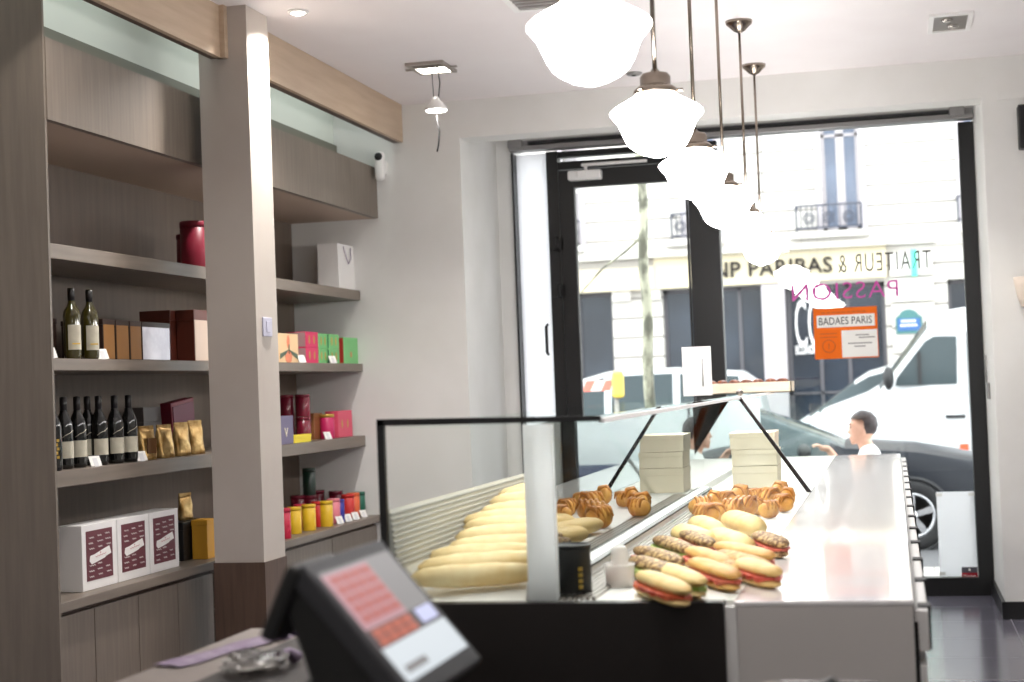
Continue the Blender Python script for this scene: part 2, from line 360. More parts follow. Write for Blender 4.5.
# wall fittings on the right
q = at(1, 9.69, 1021, 129)
t = thing('wall_speaker', 'black box speaker on the right pier at the photo edge', 'speaker', (q.x+.05, 9.69, q.z-.125)); 
MB().box(-.07,.1,-.1,.009,0,.255,bev=.01).build('cabinet', blackp, t); MB().box(-.06,.09,-.104,-.099,.012,.243).build('grille', mat('grille_black',(30,28,30),.8,bump=.3,scale=60), t)
q = at(1, 9.69, 1022, 292)
t = thing('wall_sconce', 'small beige shell wall sconce at the right photo edge', 'sconce', (q.x+.02, 9.69, q.z))
MB().lathe([(.012,-.09),(.03,-.085),(.05,-.03),(.062,.04),(.07,.085),(.064,.085),(.045,-.03),(.01,-.07)], (0,-.04,0), 20, mat('sconce_beige',(214,200,186),.6)).build('shade', MATS['sconce_beige'], t)
MB().box(-.025,.025,-.02,.009,-.09,.0,bev=.006).build('bracket', nickel, t)
t = thing('latch_plate', 'grey latch plate on the white window reveal at the right', 'latch', (.572, 10.25, 1.32))
MB().box(-.014,.002,-.06,.06,-.05,.05,bev=.004).build('plate', alum, t); MB().tube([(-.014,-.02,.05),(-.014,-.02,.22)], .005, 6).build('latch_rod', alum, t)
t = thing('light_switch', 'lavender grey switch plate on the bright side of the column', 'switch', (-2.856, at(0,-2.856,266.5,327).y, at(0,-2.856,266.5,327).z))
MB().box(0,.008,-.055,.055,-.045,.045,bev=.004).build('plate', mat('lavender_plate',(186,184,202),.4), t); MB().box(.008,.012,-.022,.022,-.026,.026,bev=.002).build('rocker', MATS['lavender_plate'], t)
# ------------------------------------------------------------------ goods on the shelves
def span(x0, x1, X=-3.33, y=400): return at(0, X, x0, y).y, at(0, X, x1, y).y
Z1, Z2, Z3, Z4 = 2.1085, 1.6405, 1.1825, .6755
glassg = mat('green_bottle', (64,58,20), .06, coat=.5, spec=.7)
glassd = mat('dark_bottle', (14,15,14), .08, coat=.4)
labelm = mat('cream_label', (206,200,180), .7, rgb2=(196,190,170), scale=30)
foilb = mat('black_foil', (20,17,17), .3)
goldtx = mat('gold_print', (206,170,80), .35, .6)
def bottle(x, y, z, kind, lab, group, gold=False):
    t = thing('wine_bottle', lab, 'bottle', (x, y, z), PI*.30, group)
    gm = glassg if kind == 'white' else glassd
    prof = [(.030,0),(.036,.006),(.0372,.02),(.0372,.17),(.035,.19),(.026,.215),(.0165,.235),(.014,.25),(.0138,.285),(.015,.288),(.015,.296),(.0138,.298)]
    if kind == 'white': prof = [(.030,0),(.0355,.006),(.0368,.02),(.0368,.185),(.033,.205),(.02,.225),(.0145,.24),(.0138,.285),(.015,.288),(.015,.3),(.0138,.302)]
    MB().lathe(prof, seg=22).build('glass_body', gm, t)
    MB().lathe([(.0152,.235 if kind!='white' else .248),(.0152,.299),(.0,.303)], seg=18).build('foil_capsule', foilb, t)
    if kind == 'white': V, a0, a1, z0, z1 = .0372, -.9, .9, .04, .145
    else: V, a0, a1, z0, z1 = .0376, -1.1, 1.1, .045, .115
    if not gold:
        b = MB(); n = 12; vs = []; fs = []
        for k in range(n+1):
            a = -PI/2+a0+(a1-a0)*k/n
            for zz in (z0, z1): vs.append((V*math.cos(a), V*math.sin(a), zz))
        for k in range(n): fs.append([2*k,2*k+2,2*k+3,2*k+1])
        b.geo(vs, fs, None, True); b.build('paper_label', labelm, t)
        b = MB()
        if kind == 'white': b.box(-.018,.018,-.0378,-.0374,.062,.068,bev=0)
        else:
            b.tube([(-.024,-.030,.13),(-.01,-.0375,.142),(.008,-.0378,.148),(.026,-.028,.16)], .0014, 5)
        b.build('script_mark' if kind != 'white' else 'label_band', labelm if kind != 'white' else goldtx, t)
    else:
        b = MB()
        for k in range(5): b.box(-.004+(-1)**k*.003,.007+(-1)**k*.003,-.0385,-.037,.05+k*.017,.062+k*.017)
        b.build('gold_lettering', goldtx, t)
    return t
def card(px, py, X, z, lab, rz=PI*.36):
    p = at(2, z, px, py)
    t = thing('price_card', lab, 'price card', (p.x if X is None else X, p.y if X is None else at(0, X, px, py).y, z), rz, 'small white price cards')
    m = T(0,0,0)@RX(-.45)
    MB().box(-.028,.028,-.0008,.0008,.002,.05,mtx=m).build('card', paper, t)
    MB().prism([(-.002,.0),(.03,.0),(.03,.002),(.0185,.040),(.0,.003)],0,-.012,.012).build('stand', mat('clear_stand',(220,220,222),.2), t)
    for k in range(2): pass
    return t
def ypx(px, X, py=400): return at(0, X, px, py).y
# white wine
bottle(-3.365, ypx(72,-3.365,330), Z2, 'white', 'left white wine bottle on the middle shelf, nearest the end panel', 'white wine bottles')
bottle(-3.355, ypx(90,-3.355,330), Z2, 'white', 'right one of two white wine bottles, beside the slim brown boxes', 'white wine bottles')
for i, (px, X) in enumerate(((52.5,-3.335),(64,-3.37),(77.5,-3.37),(88,-3.42),(99,-3.37),(115,-3.36),(129,-3.36))):
    bottle(X, ypx(px, X, 430), Z3, 'red', ['red wine bottle with gold lettering, half hidden by the end panel','red wine bottle right beside the gold lettered bottle','third red wine bottle from the end panel','red wine bottle set back between two front ones','red wine bottle behind the leaning price card','left bottle of the right-hand pair of red wine bottles','red wine bottle closest to the gold bags'][i], 'red wine bottles', i==0)
card(52, 356, -3.31, Z2, 'white price card left of the white wine bottles'); card(104, 357, -3.31, Z2, 'white price card at the foot of the right white wine bottle')
card(97, 466, -3.31, Z3, 'white price card leaning before the red wine bottles')
card(143, 461, -3.31, Z3, 'pinkish price card before the crumpled gold bag')
# boxes -------------------------------------------------
def carton(y0, y1, x0, x1, z0, z1, m, name, lab, cat, group=None, front=None, side=None, lid=None, deco=None):
    cy, cx = (y0+y1)/2, (x0+x1)/2; t = thing(name, lab, cat, (cx, cy, z0), 0, group); hy, hx, h = abs(y1-y0)/2, abs(x1-x0)/2, z1-z0
    lz = h*lid if lid else h
    MB().box(-hx,hx,-hy,hy,0,lz,bev=.002).build('box', m, t)
    if lid: MB().box(-hx-.002,hx+.002,-hy-.002,hy+.002,lz,h,bev=.002).build('lid', m, t)
    if front: MB().box(hx,hx+.0015,-hy+.004,hy-.004,.004,h-.004).build('front_face', front, t)
    if side: MB().box(-hx+.004,hx-.004,-hy-.0015,-hy,.004,h-.004).build('side_face', side, t)
    if deco: deco(t, hx, hy, h)
    return t
ochre = mat('ochre_card', (150,104,52), .45); dkbrown = mat('dark_brown_card', (52,34,28), .45); redbr = mat('chestnut_card', (98,46,34), .35)
sheen = mat('sheen_front', (214,210,220), .25, .35, rgb2=(236,232,240), scale=14, bump=.2); pearl = mat('pearl_card', (214,190,172), .35, .2)
burg = mat('burgundy', (122,26,46), .4); maroon = mat('maroon_print', (104,50,60), .5)
def slim(pxa, pxb, lab, fr, X=-3.34):
    a, b = span(pxa, pxb, X, 340); carton(a+.002, b-.002, X, X-.2, Z2, Z2+.178, dkbrown, 'gift_box', lab, 'box', 'slim brown gift boxes on the middle shelf', front=fr, lid=.86)
a, b = span(49, 58, -3.42, 340); carton(a, b-.01, -3.42, -3.6, Z2, Z2+.175, dkbrown, 'gift_box', 'dark brown gift box behind the left white wine bottle', 'box', 'slim brown gift boxes on the middle shelf', lid=.86)
slim(103,115,'slim ochre fronted gift box right behind the right white wine bottle', ochre); slim(116,129,'middle one of the slim ochre fronted gift boxes', ochre); slim(130,141.5,'slim ochre fronted gift box beside the silver fronted one', ochre)
slim(142,170,'gift box with painted-on silver front on the middle shelf', sheen)  # pale front colour holds the light reflected off glossy plastic
a, b = span(170.5, 187, -3.44, 340); carton(a, b, -3.44, -3.60, Z2, Z2+.255, redbr, 'tall_gift_box', 'tall chestnut gift box, left and farther back of two', 'box', 'tall chestnut boxes', lid=.8)
a, b = span(194.5, 210, -3.34, 340); carton(a, b, -3.34, -3.435, Z2, Z2+.255, redbr, 'tall_gift_box', 'tall chestnut gift box with a pale front beside the column', 'box', 'tall chestnut boxes', front=pearl, lid=.8)
# burgundy tins on top shelf
def tin(x, y, z, r, h, m, lab, cat='tin', group=None, lidm=None, name='round_tin', band=None):
    t = thing(name, lab, cat, (x,y,z), 0, group)
    MB().lathe([(r*.97,0),(r,.003),(r,h*.86),(r*.98,h*.865)], seg=26).build('can', m, t)
    MB().lathe([(r*1.02,h*.865),(r*1.02,h-.003),(r*.99,h)], seg=26).build('lid', lidm or m, t)
    if band: MB().lathe([(r*1.004,h*.35),(r*1.004,h*.62)], seg=26).build('label_band', band, t)
    return t
tin(-3.38, ypx(195,-3.38,235), Z1, .075, .235, burg, 'large round burgundy tin on the top shelf beside the column', group='burgundy tins on the top shelf')
tin(-3.52, ypx(190,-3.52,240), Z1, .07, .2, burg, 'round burgundy tin half hidden behind the larger one', group='burgundy tins on the top shelf')
# white gift bag
a, b = span(338.5, 356, -3.33, 260)
t = thing('gift_bag', 'white paper gift bag with a looped ribbon at the far end of the top shelf', 'bag', (-3.40, (a+b)/2, Z1))
hy = (b-a)/2
MB().prism([(-.07,0),(.07,0),(.066,.285),(-.066,.285)], 1, -hy, hy, mtx=None).build('bag_body', white, t)
MB().tube([(.072,-hy*.45,.27),(.078,-hy*.25,.20),(.078,0,.165),(.078,hy*.25,.20),(.072,hy*.35,.27)], .004, 6).build('ribbon', mat('mauve_ribbon',(176,164,180),.5), t)

# three maroon and white cartons
def deco3(t, hx, hy, h):
    MB().box(hx+.0005,hx+.0015,-hy*.78,hy*.72,h*.14,h*.90).build('maroon_panel', maroon, t)
    wl = MB(); rnd = random.Random(7); 
    for r in range(8):
        if r in (3,4): continue
        for k in range(3):
            yy = -hy*.66+k*hy*.48+rnd.uniform(0,.012); L = hy*rnd.uniform(.22,.36); zz = h*(.2+.085*r)+k*.004
            if yy+L < hy*.68: wl.tube([(hx+.0022,yy+L*j/5,zz+.0028*(-1)**j) for j in range(6)], .0013, 4)
    wl.build('handwritten_words', paper, t)
    lb = MB(); pts = [(-.62,.44),(-.58,.52),(-.3,.535),(.1,.58),(.52,.62),(.58,.56),(.62,.5),(.3,.47),(.28,.455),(-.1,.42),(-.5,.39)]
    lb.prism([(p[0]*hy, p[1]*h) for p in pts], 0, hx+.0012, hx+.003); lb = lb.build('brushed_label', paper, t)
    sg = MB(); sg.tube([(hx+.0036,-hy*.3+hy*.075*j,h*(.492+.0035*j)+.003*(-1)**j) for j in range(9)], .0011, 4); sg.ball((hx+.003,0,h*.545), .004, None, (.3,1,1), 8)
    sg.build('script', mat('rose_ink',(190,120,125),.6), lb)
for i, (xa, xb, lab) in enumerate(((82,117,'white carton with maroon scribbled panel, left of three, nearest the camera'),(118,149.5,'middle one of three maroon and white cartons'),(150.5,179,'right one of three maroon and white cartons, beside the black box'))):
    a, b = span(xa, xb, -3.285, 550); carton(a, b, -3.285, -3.40, Z4, Z4+.272, white, 'gift_carton', lab, 'box', 'maroon and white cartons on the worktop', deco=deco3)
a, b = span(183, 205, -3.36, 530); BB = b-.07; carton(a, b, -3.36, -3.6, Z4, Z4+.185, blackp, 'black_box', 'black box on the worktop beside the column', 'box', lid=.8)
a, b = span(207, 216, -3.27, 530); carton(a, b, -3.27, -3.35, Z4, Z4+.19, mat('mustard',(206,150,40),.5), 'yellow_packet', 'mustard yellow packet half hidden by the column foot', 'packet', lid=.85)
# gold pouches
goldf = mat('gold_foil', (212,180,122), .3, .7, rgb2=(158,120,64), scale=22, bump=.5)
def pouch(x, y, z, w, d, h, seed, m, lab, group, lean=0, rz=PI*.42):
    t = thing('foil_pouch', lab, 'bag', (x,y,z), rz, group); b = MB(); n = 16; V = []; F = []; rnd = random.Random(seed); rows = 9
    for r in range(rows):
        f = r/(rows-1); k = (1-f)**.6
        for i in range(n):
            a = 2*PI*i/n; c, s = math.cos(a), math.sin(a); e = .55
            px = w/2*abs(c)**e*(1 if c>0 else -1)*(.98+.04*f); py = d/2*abs(s)**e*(1 if s>0 else -1)*(k*.95+.05)
            j = .05*math.sin(7*f+3*a+seed)+.04*math.sin(13*f-5*a+2*seed)
            V.append((px*(1+j*.5), py*(1+2*j)+lean*f, h*f+(.006*math.sin(3*a+seed) if r==rows-1 else 0)))
    for r in range(rows-1):
        for i in range(n): F.append([r*n+i, r*n+(i+1)%n, (r+1)*n+(i+1)%n, (r+1)*n+i])
    F.append(list(range(n))[::-1]); F.append([(rows-1)*n+i for i in range(n)])
    b.geo(V, F, None, True); b.build('pouch_body', m, t)
    MB().box(-w*.5,w*.5,lean-.003,lean+.003,h*.965,h+.012).build('sealed_top', m, t)
    return t
GP = 'gold foil pouches on the lowest shelf'
pouch(-3.36, ypx(146,-3.36,440), Z3, .10, .07, .145, 1, goldf, 'crumpled gold pouch with clear window beside the red wine bottles', GP)
MB_ = bpy.data.objects['foil_pouch']; MB().box(-.03,.03,-.036,-.03,.03,.10).build('clear_window', mat('pouch_window',(96,66,40),.1,coat=.5), MB_)
pouch(-3.36, ypx(164,-3.36,440), Z3, .10, .07, .145, 2, goldf, 'second gold pouch from the red wine bottles', GP)
pouch(-3.36, ypx(181,-3.36,440), Z3, .10, .065, .15, 3, goldf, 'third gold pouch from the red wine bottles', GP)
pouch(-3.37, ypx(195,-3.37,440), Z3, .10, .065, .155, 4, goldf, 'gold pouch nearest the column with the pink tag behind', GP)
pouch(-3.43, BB, Z4+.1855, .09, .05, .12, 5, goldf, 'gold pouch lying upright on the black box by the column', None)
# maroon box leaning, grey box
q0, q1 = span(168, 194, -3.52, 400)
t = thing('maroon_case', 'maroon presentation case standing behind the gold pouches', 'box', (-3.56, (q0+q1)/2+.06, Z3), 0)
mm = RX(.10); hw = .135
MB().box(-.03,.03,-hw,hw,.012,.27,mtx=mm,bev=.004).build('case', burg, t); MB().box(.03,.034,-hw+.015,hw-.015,.03,.25,mtx=mm).build('inner_panel', mat('plum',(104,34,62),.45), t)
MB().tube([(.05,.02,.02),(.05,.03,.12),(.05,.035,.15)], [.012,.014,.006], 8).build('tassel', mat('rose_gold',(214,160,130),.4,.3), t)
a, b = span(143, 160, -3.58, 405); carton(a, b, -3.58, -3.68, Z3, Z3+.24, mat('slate_card',(92,86,84),.5), 'grey_box', 'slate grey box behind the crumpled gold pouch', 'box', lid=.7)
# --- right bay, middle shelf
pink = mat('pink_card', (224,52,104), .45); pinkside = mat('grey_pink', (176,140,140), .5); green = mat('green_card', (122,196,124), .5); dgreen = mat('dark_green_card', (28,92,80), .45)
peach = mat('peach_card', (244,206,158), .5); red = mat('red_card', (176,48,40), .45)
def dpeach(t, hx, hy, h):
    b = MB(); b.ball((hx,0,h*.72), .03, None, (.1,.8,1.3), 12); b.ball((hx,.0,h*.2), .05, None, (.06,1.1,.75), 12); b.build('salmon_flower', mat('salmon',(238,140,104),.5), t)
    b = MB()
    for s in (-1,1): b.prism([(s*.0,h*.45),(s*hy*.85,h*.3),(s*hy*.9,h*.12),(s*hy*.35,h*.28)],0,hx+.0012,hx+.0035)
    b.tube([(hx+.003,0,h*.3),(hx+.003,.003,h*.62)], .003, 5); b.build('green_leaves', mat('leaf_print',(86,104,84),.5), t)
def dplant(t, hx, hy, h):
    b = MB()
    for s in (-.45,.35): b.ball((hx,s*hy,h*.5), .016, None, (.08,.8,1.7), 10)
    b.build('gold_motif', goldtx, t)
a, b = span(278, 298, -3.33, 340); carton(a, b, -3.33, -3.40, Z2, Z2+.165, peach, 'tea_box', 'peach tea box printed with a salmon flower', 'box', front=None, deco=dpeach)
ya, yb = span(306, 318, -3.345, 340)
for k, lab in ((0,'pink tea box with gold motif, lower of the stacked pair'),(1,'pink tea box with gold motif, upper of the stacked pair')):
    carton(ya, yb, -3.345, -3.47, Z2+k*.094, Z2+k*.094+.093, pink, 'tea_box', lab, 'box', 'pink and green tea boxes', side=pinkside, deco=dplant)
ya, yb = span(318.5, 328, -3.35, 340)
for k, lab in ((0,'light green tea box, lower of the stacked pair beside the pink ones'),(1,'light green tea box, upper of the stacked pair beside the pink ones')):
    carton(ya, yb, -3.35, -3.46, Z2+k*.091, Z2+k*.091+.09, green, 'tea_box', lab, 'box', 'pink and green tea boxes', deco=dplant)
ya, yb = span(329, 339, -3.34, 340)
for k, lab in ((0,'green tea box with dark side, lower of its stack'),(1,'green tea box with dark side, upper of its stack')):
    carton(ya, yb, -3.34, -3.42, Z2+k*.091, Z2+k*.091+.09, green, 'tea_box', lab, 'box', 'pink and green tea boxes', side=dgreen, deco=dplant)
ya, yb = span(343.5, 357.5, -3.325, 340); carton(ya, yb, -3.325, -3.40, Z2, Z2+.165, green, 'tea_box', 'tall green box with red side at the far end of the middle shelf', 'box', side=red, deco=lambda t,hx,hy,h: MB().ball((hx,0,h*.35),.02,None,(.08,1,1),10).build('red_dot', mat('coral_print',(206,150,100),.5), t))
card(303, 358, -3.305, Z2, 'white price card before the pink tea boxes'); card(334, 358, -3.305, Z2, 'white price card before the green tea boxes')
# --- right bay, lowest shelf
purple = mat('slate_purple', (112,104,134), .5)
def dV(t, hx, hy, h): text('letter_mark', 'V', .075, mat('cream_print',(230,220,200),.5), t, T(hx+.002,0,h*.40)@FACE_X, .001, .05)
a, b = span(278, 293, -3.31, 420); carton(a, b, -3.31, -3.40, Z3, Z3+.158, purple, 'tea_box', 'slate purple box with a cream V beside the column', 'box', deco=dV)
burg2 = mat('burgundy_gloss', (116,24,46), .22, coat=.4)
for (x, px, h, lab, z) in ((-3.40,303,.142,'burgundy tin under the other one, behind the yellow box',0),(-3.40,303,.133,'burgundy tin stacked on another burgundy tin',.1435),(-3.5,287,.142,'burgundy tin behind the slate purple box, lower of two',0),(-3.5,287,.133,'burgundy tin behind the slate purple box, upper of two',.1435)):
    tin(x, ypx(px, x, 410), Z3+z, .044, h, burg2, lab, group='burgundy tins on the lowest shelf')
a, b = span(294, 311, -3.315, 434); carton(a, b, -3.315, -3.36, Z3, Z3+.045, mat('lemon',(244,222,52),.5), 'small_box', 'flat lemon yellow box on the lowest shelf', 'box', lid=.6)
a, b = span(314, 322, -3.40, 420); carton(a, b, -3.40, -3.47, Z3, Z3+.16, mat('bronze_card',(140,92,54),.4), 'tea_box', 'bronze box behind the price card on the lowest shelf', 'box', lid=.8)
magenta = mat('magenta_card', (196,36,96), .4)
tin(-3.36, ypx(327,-3.36,415), Z3, .043, .15, magenta, 'magenta tin between the bronze box and the pink box', lidm=goldtx)
a, b = span(338, 352, -3.345, 415); carton(a, b, -3.345, -3.43, Z3, Z3+.165, mat('rose_card',(226,84,112),.45), 'tea_box', 'rose pink box at the far end of the lowest shelf', 'box', deco=dplant)
card(329, 434, -3.31, Z3, 'white price card before the magenta tin')
# --- right bay, worktop tins
yel = mat('yellow_tin', (226,184,40), .35, coat=.2); blue = mat('blue_tin', (44,48,150), .35); orange = mat('orange_tin', (226,104,58), .35); crimson = mat('crimson_tin', (188,34,64), .35); redt = mat('red_tin', (206,48,44), .35); pinkt = mat('pink_tin', (228,130,142), .35); grn = mat('green_tin', (24,96,76), .35); dkg = mat('dark_green_tin', (28,52,42), .3, coat=.3)
tt = [(-3.27,283,.165,crimson,'crimson tin half hidden by the column on the worktop'),(-3.315,294,.15,yel,'yellow tin nearest the column'),(-3.30,308.5,.15,yel,'middle one of three yellow tins'),(-3.285,326,.15,yel,'yellow tin farthest from the column'),
 (-3.335,318,.148,redt,'red tin between the second and third yellow tins'),(-3.315,333.5,.148,pinkt,'pink tin right behind the last yellow tin'),(-3.30,338.5,.14,blue,'blue tin in front of the red tins'),(-3.315,348,.155,redt,'red tin beside the blue one'),(-3.32,353.5,.155,orange,'orange tin between the red and green tins'),(-3.315,359,.155,grn,'green tin at the far end of the tin row'),
 (-3.36,300,.15,crimson,'crimson tin behind the first two yellow tins')]
for (X, px, h, m, lab) in tt: tin(X, ypx(px, X, 505), Z4, .040 if m != blue else .036, h, m, lab, group='coloured tins on the worktop')
tin(-3.56, ypx(298,-3.56,505), Z4, .045, .17, burg2, 'burgundy tin at the back of the worktop', group='back row tins on the worktop')
tin(-3.60, ypx(318,-3.60,505), Z4, .045, .17, burg2, 'burgundy tin at the back behind the red and yellow tins', group='back row tins on the worktop')
tin(-3.50, ypx(310,-3.50,505), Z4, .045, .165, burg2, 'burgundy tin carrying the tall dark green tin', group='back row tins on the worktop')
tin(-3.50, ypx(310,-3.50,505), Z4+.166, .04, .165, dkg, 'dark green tin standing on a burgundy tin', group=None)
tin(-3.47, ypx(336,-3.47,500), Z4, .045, .165, burg2, 'burgundy tin behind the pink and blue tins', group='back row tins on the worktop')
for px, lab in ((341,'first price card from the yellow tins on the worktop'),(349.5,'price card before the red tin on the worktop'),(357,'price card before the orange tin on the worktop'),(365,'farthest price card on the worktop, right of the green tin')):
    card(px, 520, -3.25, Z4, lab)
# ------------------------------------------------------------------ display counter
Y0, Y1, YE, ZL = 3.62, 7.02, 10.2, .95
t = thing('display_counter', 'long white display counter with wide glossy ledge and glass case', 'counter', (-.6, Y0, 0)); t_counter = t
def L(b): # build helper: geometry written in world coordinates becomes local to the counter
    bmesh.ops.translate(b.bm, vec=(.6, -Y0, 0), verts=b.bm.verts[:]); return b
L(MB().box(-.372, .022, Y0, YE, ZL-.012, ZL, bev=.003)).build('ledge', whiteg, t)
L(MB().box(-1.2, .0, Y0+.03, YE, .06, ZL-.0425)).build('base', white, t)
L(MB().box(-.366, .02, Y0, Y0+.03, .0, ZL-.0125)).build('grey_end_panel', greyp, t)['label'] = 'grey end panel'
L(MB().box(-1.25, -.394, Y0-.012, Y0+.03, .0, ZL)).build('dark_end_panel', darkp, t)['label'] = 'near-black end panel'
L(MB().box(-.393, -.367, Y0-.002, Y0+.03, .0, ZL-.0125)).build('white_stile', white, t)
L(MB().box(.0, .03, Y0+.02, YE, .02, .90)).build('front_recess', blackp, t)
b = MB()
for k in range(9): b.box(.03, .045, Y0+.005, YE, .05+k*.086, .118+k*.086)
L(b).build('slatted_front', white, t)
L(MB().box(.022, .052, Y0+.02, YE, .835, .925, bev=.003)).build('price_rail', white, t)
for k in range(14): L(MB().box(.03, .058, Y0+.06+k*.46, Y0+.12+k*.46, .832, .929)).build('rail_clip', blackp, t)
deckm = mat('white_deck', (236,234,230), .4)
L(MB().box(-1.2, -.372, Y0+.03, YE, ZL-.041, ZL-.001)).build('deck', deckm, t)
L(MB().prism([(-.86,ZL),(-.795,ZL),(-.80,ZL+.03),(-.855,ZL+.045)], 1, Y0+.03, Y1-.01)).build('sill', white, t)
b = MB(); b.prism([(-.803,ZL+.028),(-.792,ZL+.022),(-.792,ZL+.028),(-.803,ZL+.034)], 1, Y0+.04, Y1-.01); L(b).build('sill_edge', blackp, t)
b = MB()
for k in range(7): b.box(-.788+k*.014, -.780+k*.014, Y0+.04, Y1-.03, ZL-.001, ZL+.007)
L(b).build('air_grille', steel, t)
# added vendor side riser, its lines standing in for the reflected grille
b = MB(); b.prism([(-1.19,1.168),(-1.183,1.17),(-1.165,1.0),(-1.165,ZL),(-1.19,ZL)], 1, Y0+.02, Y1-.03)
rs = L(b).build('reflected_grille_riser', mat('riser_grey',(206,204,198),.5), t)
b = MB()
for k in range(10):
    z = 1.158-.0135*k; x = -1.183+.018*(1.17-z)/.17
    b.prism([(x-.002,z-.0022),(x+.004,z-.0022),(x+.003,z+.0022),(x-.002,z+.0022)], 1, Y0+.02, Y1-.03)
L(b).build('reflected_louvres', mat('louvre_grey',(150,148,143),.4,.2), rs)
# glass: end panes, slanted customer glass, top, vendor sliding glass
sec = [(-1.19,ZL),(-1.19,1.375),(-.66,1.37),(-.372,ZL)]
L(MB().prism(sec, 1, Y0+.004, Y0+.010)).build('end_pane', glasslow, t)
L(MB().prism([(-1.185,ZL),(-1.185,1.365),(-.665,1.36),(-.38,ZL)], 1, Y1-.006, Y1)).build('far_pane', glasslow, t)
L(MB().prism([(-.374,ZL),(-.66,1.37),(-.667,1.366),(-.382,ZL)], 1, Y0+.012, YE-.02)).build('slanted_glass', glasslow, t)
L(MB().box(-1.185, -.665, Y0+.012, YE-.02, 1.362, 1.368)).build('top_glass', glasslow, t)
L(MB().box(-.833, -.827, Y0+.05, YE-.04, ZL+.04, 1.362)).build('sliding_glass', glassback, t)
b = MB(); b.box(-1.2,-1.183,Y0-.004,Y0+.012,ZL,1.385); b.prism([(-1.2,1.371),(-.66,1.366),(-.66,1.378),(-1.2,1.387)],1,Y0-.004,Y0+.012)
L(b).build('black_edge', blackp, t)
b = MB(); b.prism([(-.668,1.362),(-.652,1.362),(-.655,1.372),(-.67,1.372)],1,Y0+.01,YE-.02)
L(b).build('top_rail', white, t)
b = MB(); dx, dz = (-.372+.66), (ZL-1.37)
b.prism([(-.668,1.37),(-.652,1.37),(-.364,ZL),(-.385,ZL)], 1, Y1-.012, Y1+.012)
L(b).build('far_post', mat('dark_chrome',(58,54,56),.25,.8), t)
L(MB().box(-.85,-.782,Y0+.02,Y0+.05,ZL+.0,1.362)).build('bright_strip_post', fm, t)  # upright added for the bright window strip seen through the glass
L(MB().box(-1.2,-.4,YE-.02,YE,ZL,1.36)).build('window_end_pane', glasslow, t)
L(MB().lathe([(.012,-.01),(.016,-.004),(.012,.01)],(0,0,0),12,mtx=T(-.655,Y1-.02,1.39)@RX(PI/2))).build('hinge_button', steel, t)
# ------------------------------------------------------------------ bread
crust = mat('golden_crust', (226,180,104), .55, rgb2=(202,148,76), scale=14, bump=.25)
palec = mat('pale_crust', (236,208,146), .6, rgb2=(222,186,116), scale=14, bump=.2)
seed = mat('seeded_crust', (112,76,44), .6, rgb2=(214,180,122), scale=90, bump=.6, detail=2, lo=.45, hi=.62)
cereal = mat('cereal_crust', (226,190,122), .6, rgb2=(166,116,60), scale=70, bump=.5, detail=2)
bagm = mat('baguette_crust', (246,226,176), .6, rgb2=(232,200,138), scale=14, bump=.2)
salmon = mat('salmon_filling', (226,112,66), .5, rgb2=(196,70,44), scale=30); lettuce = mat('lettuce', (140,168,70), .5, rgb2=(176,196,96), scale=30)
ham = mat('ham_filling', (222,120,100), .5, rgb2=(190,74,56), scale=26)
pastry = mat('pastry', (228,172,88), .4, rgb2=(184,116,46), scale=18, bump=.4)
choc = mat('chocolate_swirl', (110,66,38), .5)
def loaf_geo(Ln, w, h, sd, taper=.35, flat=.25, n=18, m=14, slash=0, bend=0):
    b = MB(); V = []; F = []
    for i in range(n+1):
        u = -1+2*i/n; e = (1-abs(u)**(1/taper*1.1))**.5 if abs(u) < 1 else 0
        e = max(e, .05)
        for k in range(m):
            a = 2*PI*k/m; c, s = math.cos(a), math.sin(a)
            wob = 1+.06*noise.noise((u*3+sd*7, c, s+sd))
            sl = 0
            if slash and s > .2: sl = -.10*max(0, math.cos(u*PI*slash+c*1.4))**6
            y = w/2*e*c*wob; z = h*(.5+.5*(s if s > 0 else s*1.0)*e*(wob+sl))
            if s < 0: z = h*.5+h*.5*s*e*(1-.15*flat)
            V.append((u*Ln/2, y+bend*(1-u*u), max(z, .0)))
    for i in range(n):
        for k in range(m): F.append([i*m+k, i*m+(k+1)%m, (i+1)*m+(k+1)%m, (i+1)*m+k])
    F.append(list(range(m))[::-1]); F.append([n*m+k for k in range(m)])
    b.geo(V, F, None, True); return b
def put(o, px0, py0, px1, py1, z, lift=0):
    a, b = at(2, z+.03, px0, py0), at(2, z+.03, px1, py1); c = (a+b)/2; d = b-a
    o.location = (c.x, c.y, z+lift); o.rotation_euler = (0, 0, math.atan2(d.y, d.x)); return d.length
def sandwich(px0, py0, px1, py1, m, fill, lab, w=.064, h=.056, z=ZL, sd=1, slash=0):
    t = thing('filled_sandwich', lab, 'sandwich', group='filled sandwiches in the glass case')
    Ln = max(.16, min(.37, put(t, px0, py0, px1, py1, z)))
    bo = loaf_geo(Ln*.98, w, h*.45, sd, .3); bo.build('bottom_half', m, t)
    tp = loaf_geo(Ln, w, h*.62, sd+3, .3, slash=slash); bmesh.ops.translate(tp.bm, vec=(0,.004,h*.42), verts=tp.bm.verts[:]); tp.build('top_half', m, t)
    fl = MB(); rnd = random.Random(sd); n = 16; V = []; F = []
    for i in range(n+1):
        u = -1+2*i/n; ww = w*.56*(1-abs(u)**4)**.5*(1+.14*math.sin(i*2.1+sd))
        V += [(u*Ln*.46,-ww,h*.36+.004*math.sin(i*1.7)),(u*Ln*.46,ww,h*.36+.004*math.cos(i*2.3)),(u*Ln*.46,ww,h*.52),(u*Ln*.46,-ww,h*.52)]
    for i in range(n):
        for k in range(4): F.append([i*4+k, i*4+(k+1)%4, i*4+4+(k+1)%4, i*4+4+k])
    F += [[0,1,2,3],[n*4,n*4+1,n*4+2,n*4+3]]
    fl.geo(V, F, None, False); fl.build('filling', fill, t); return t
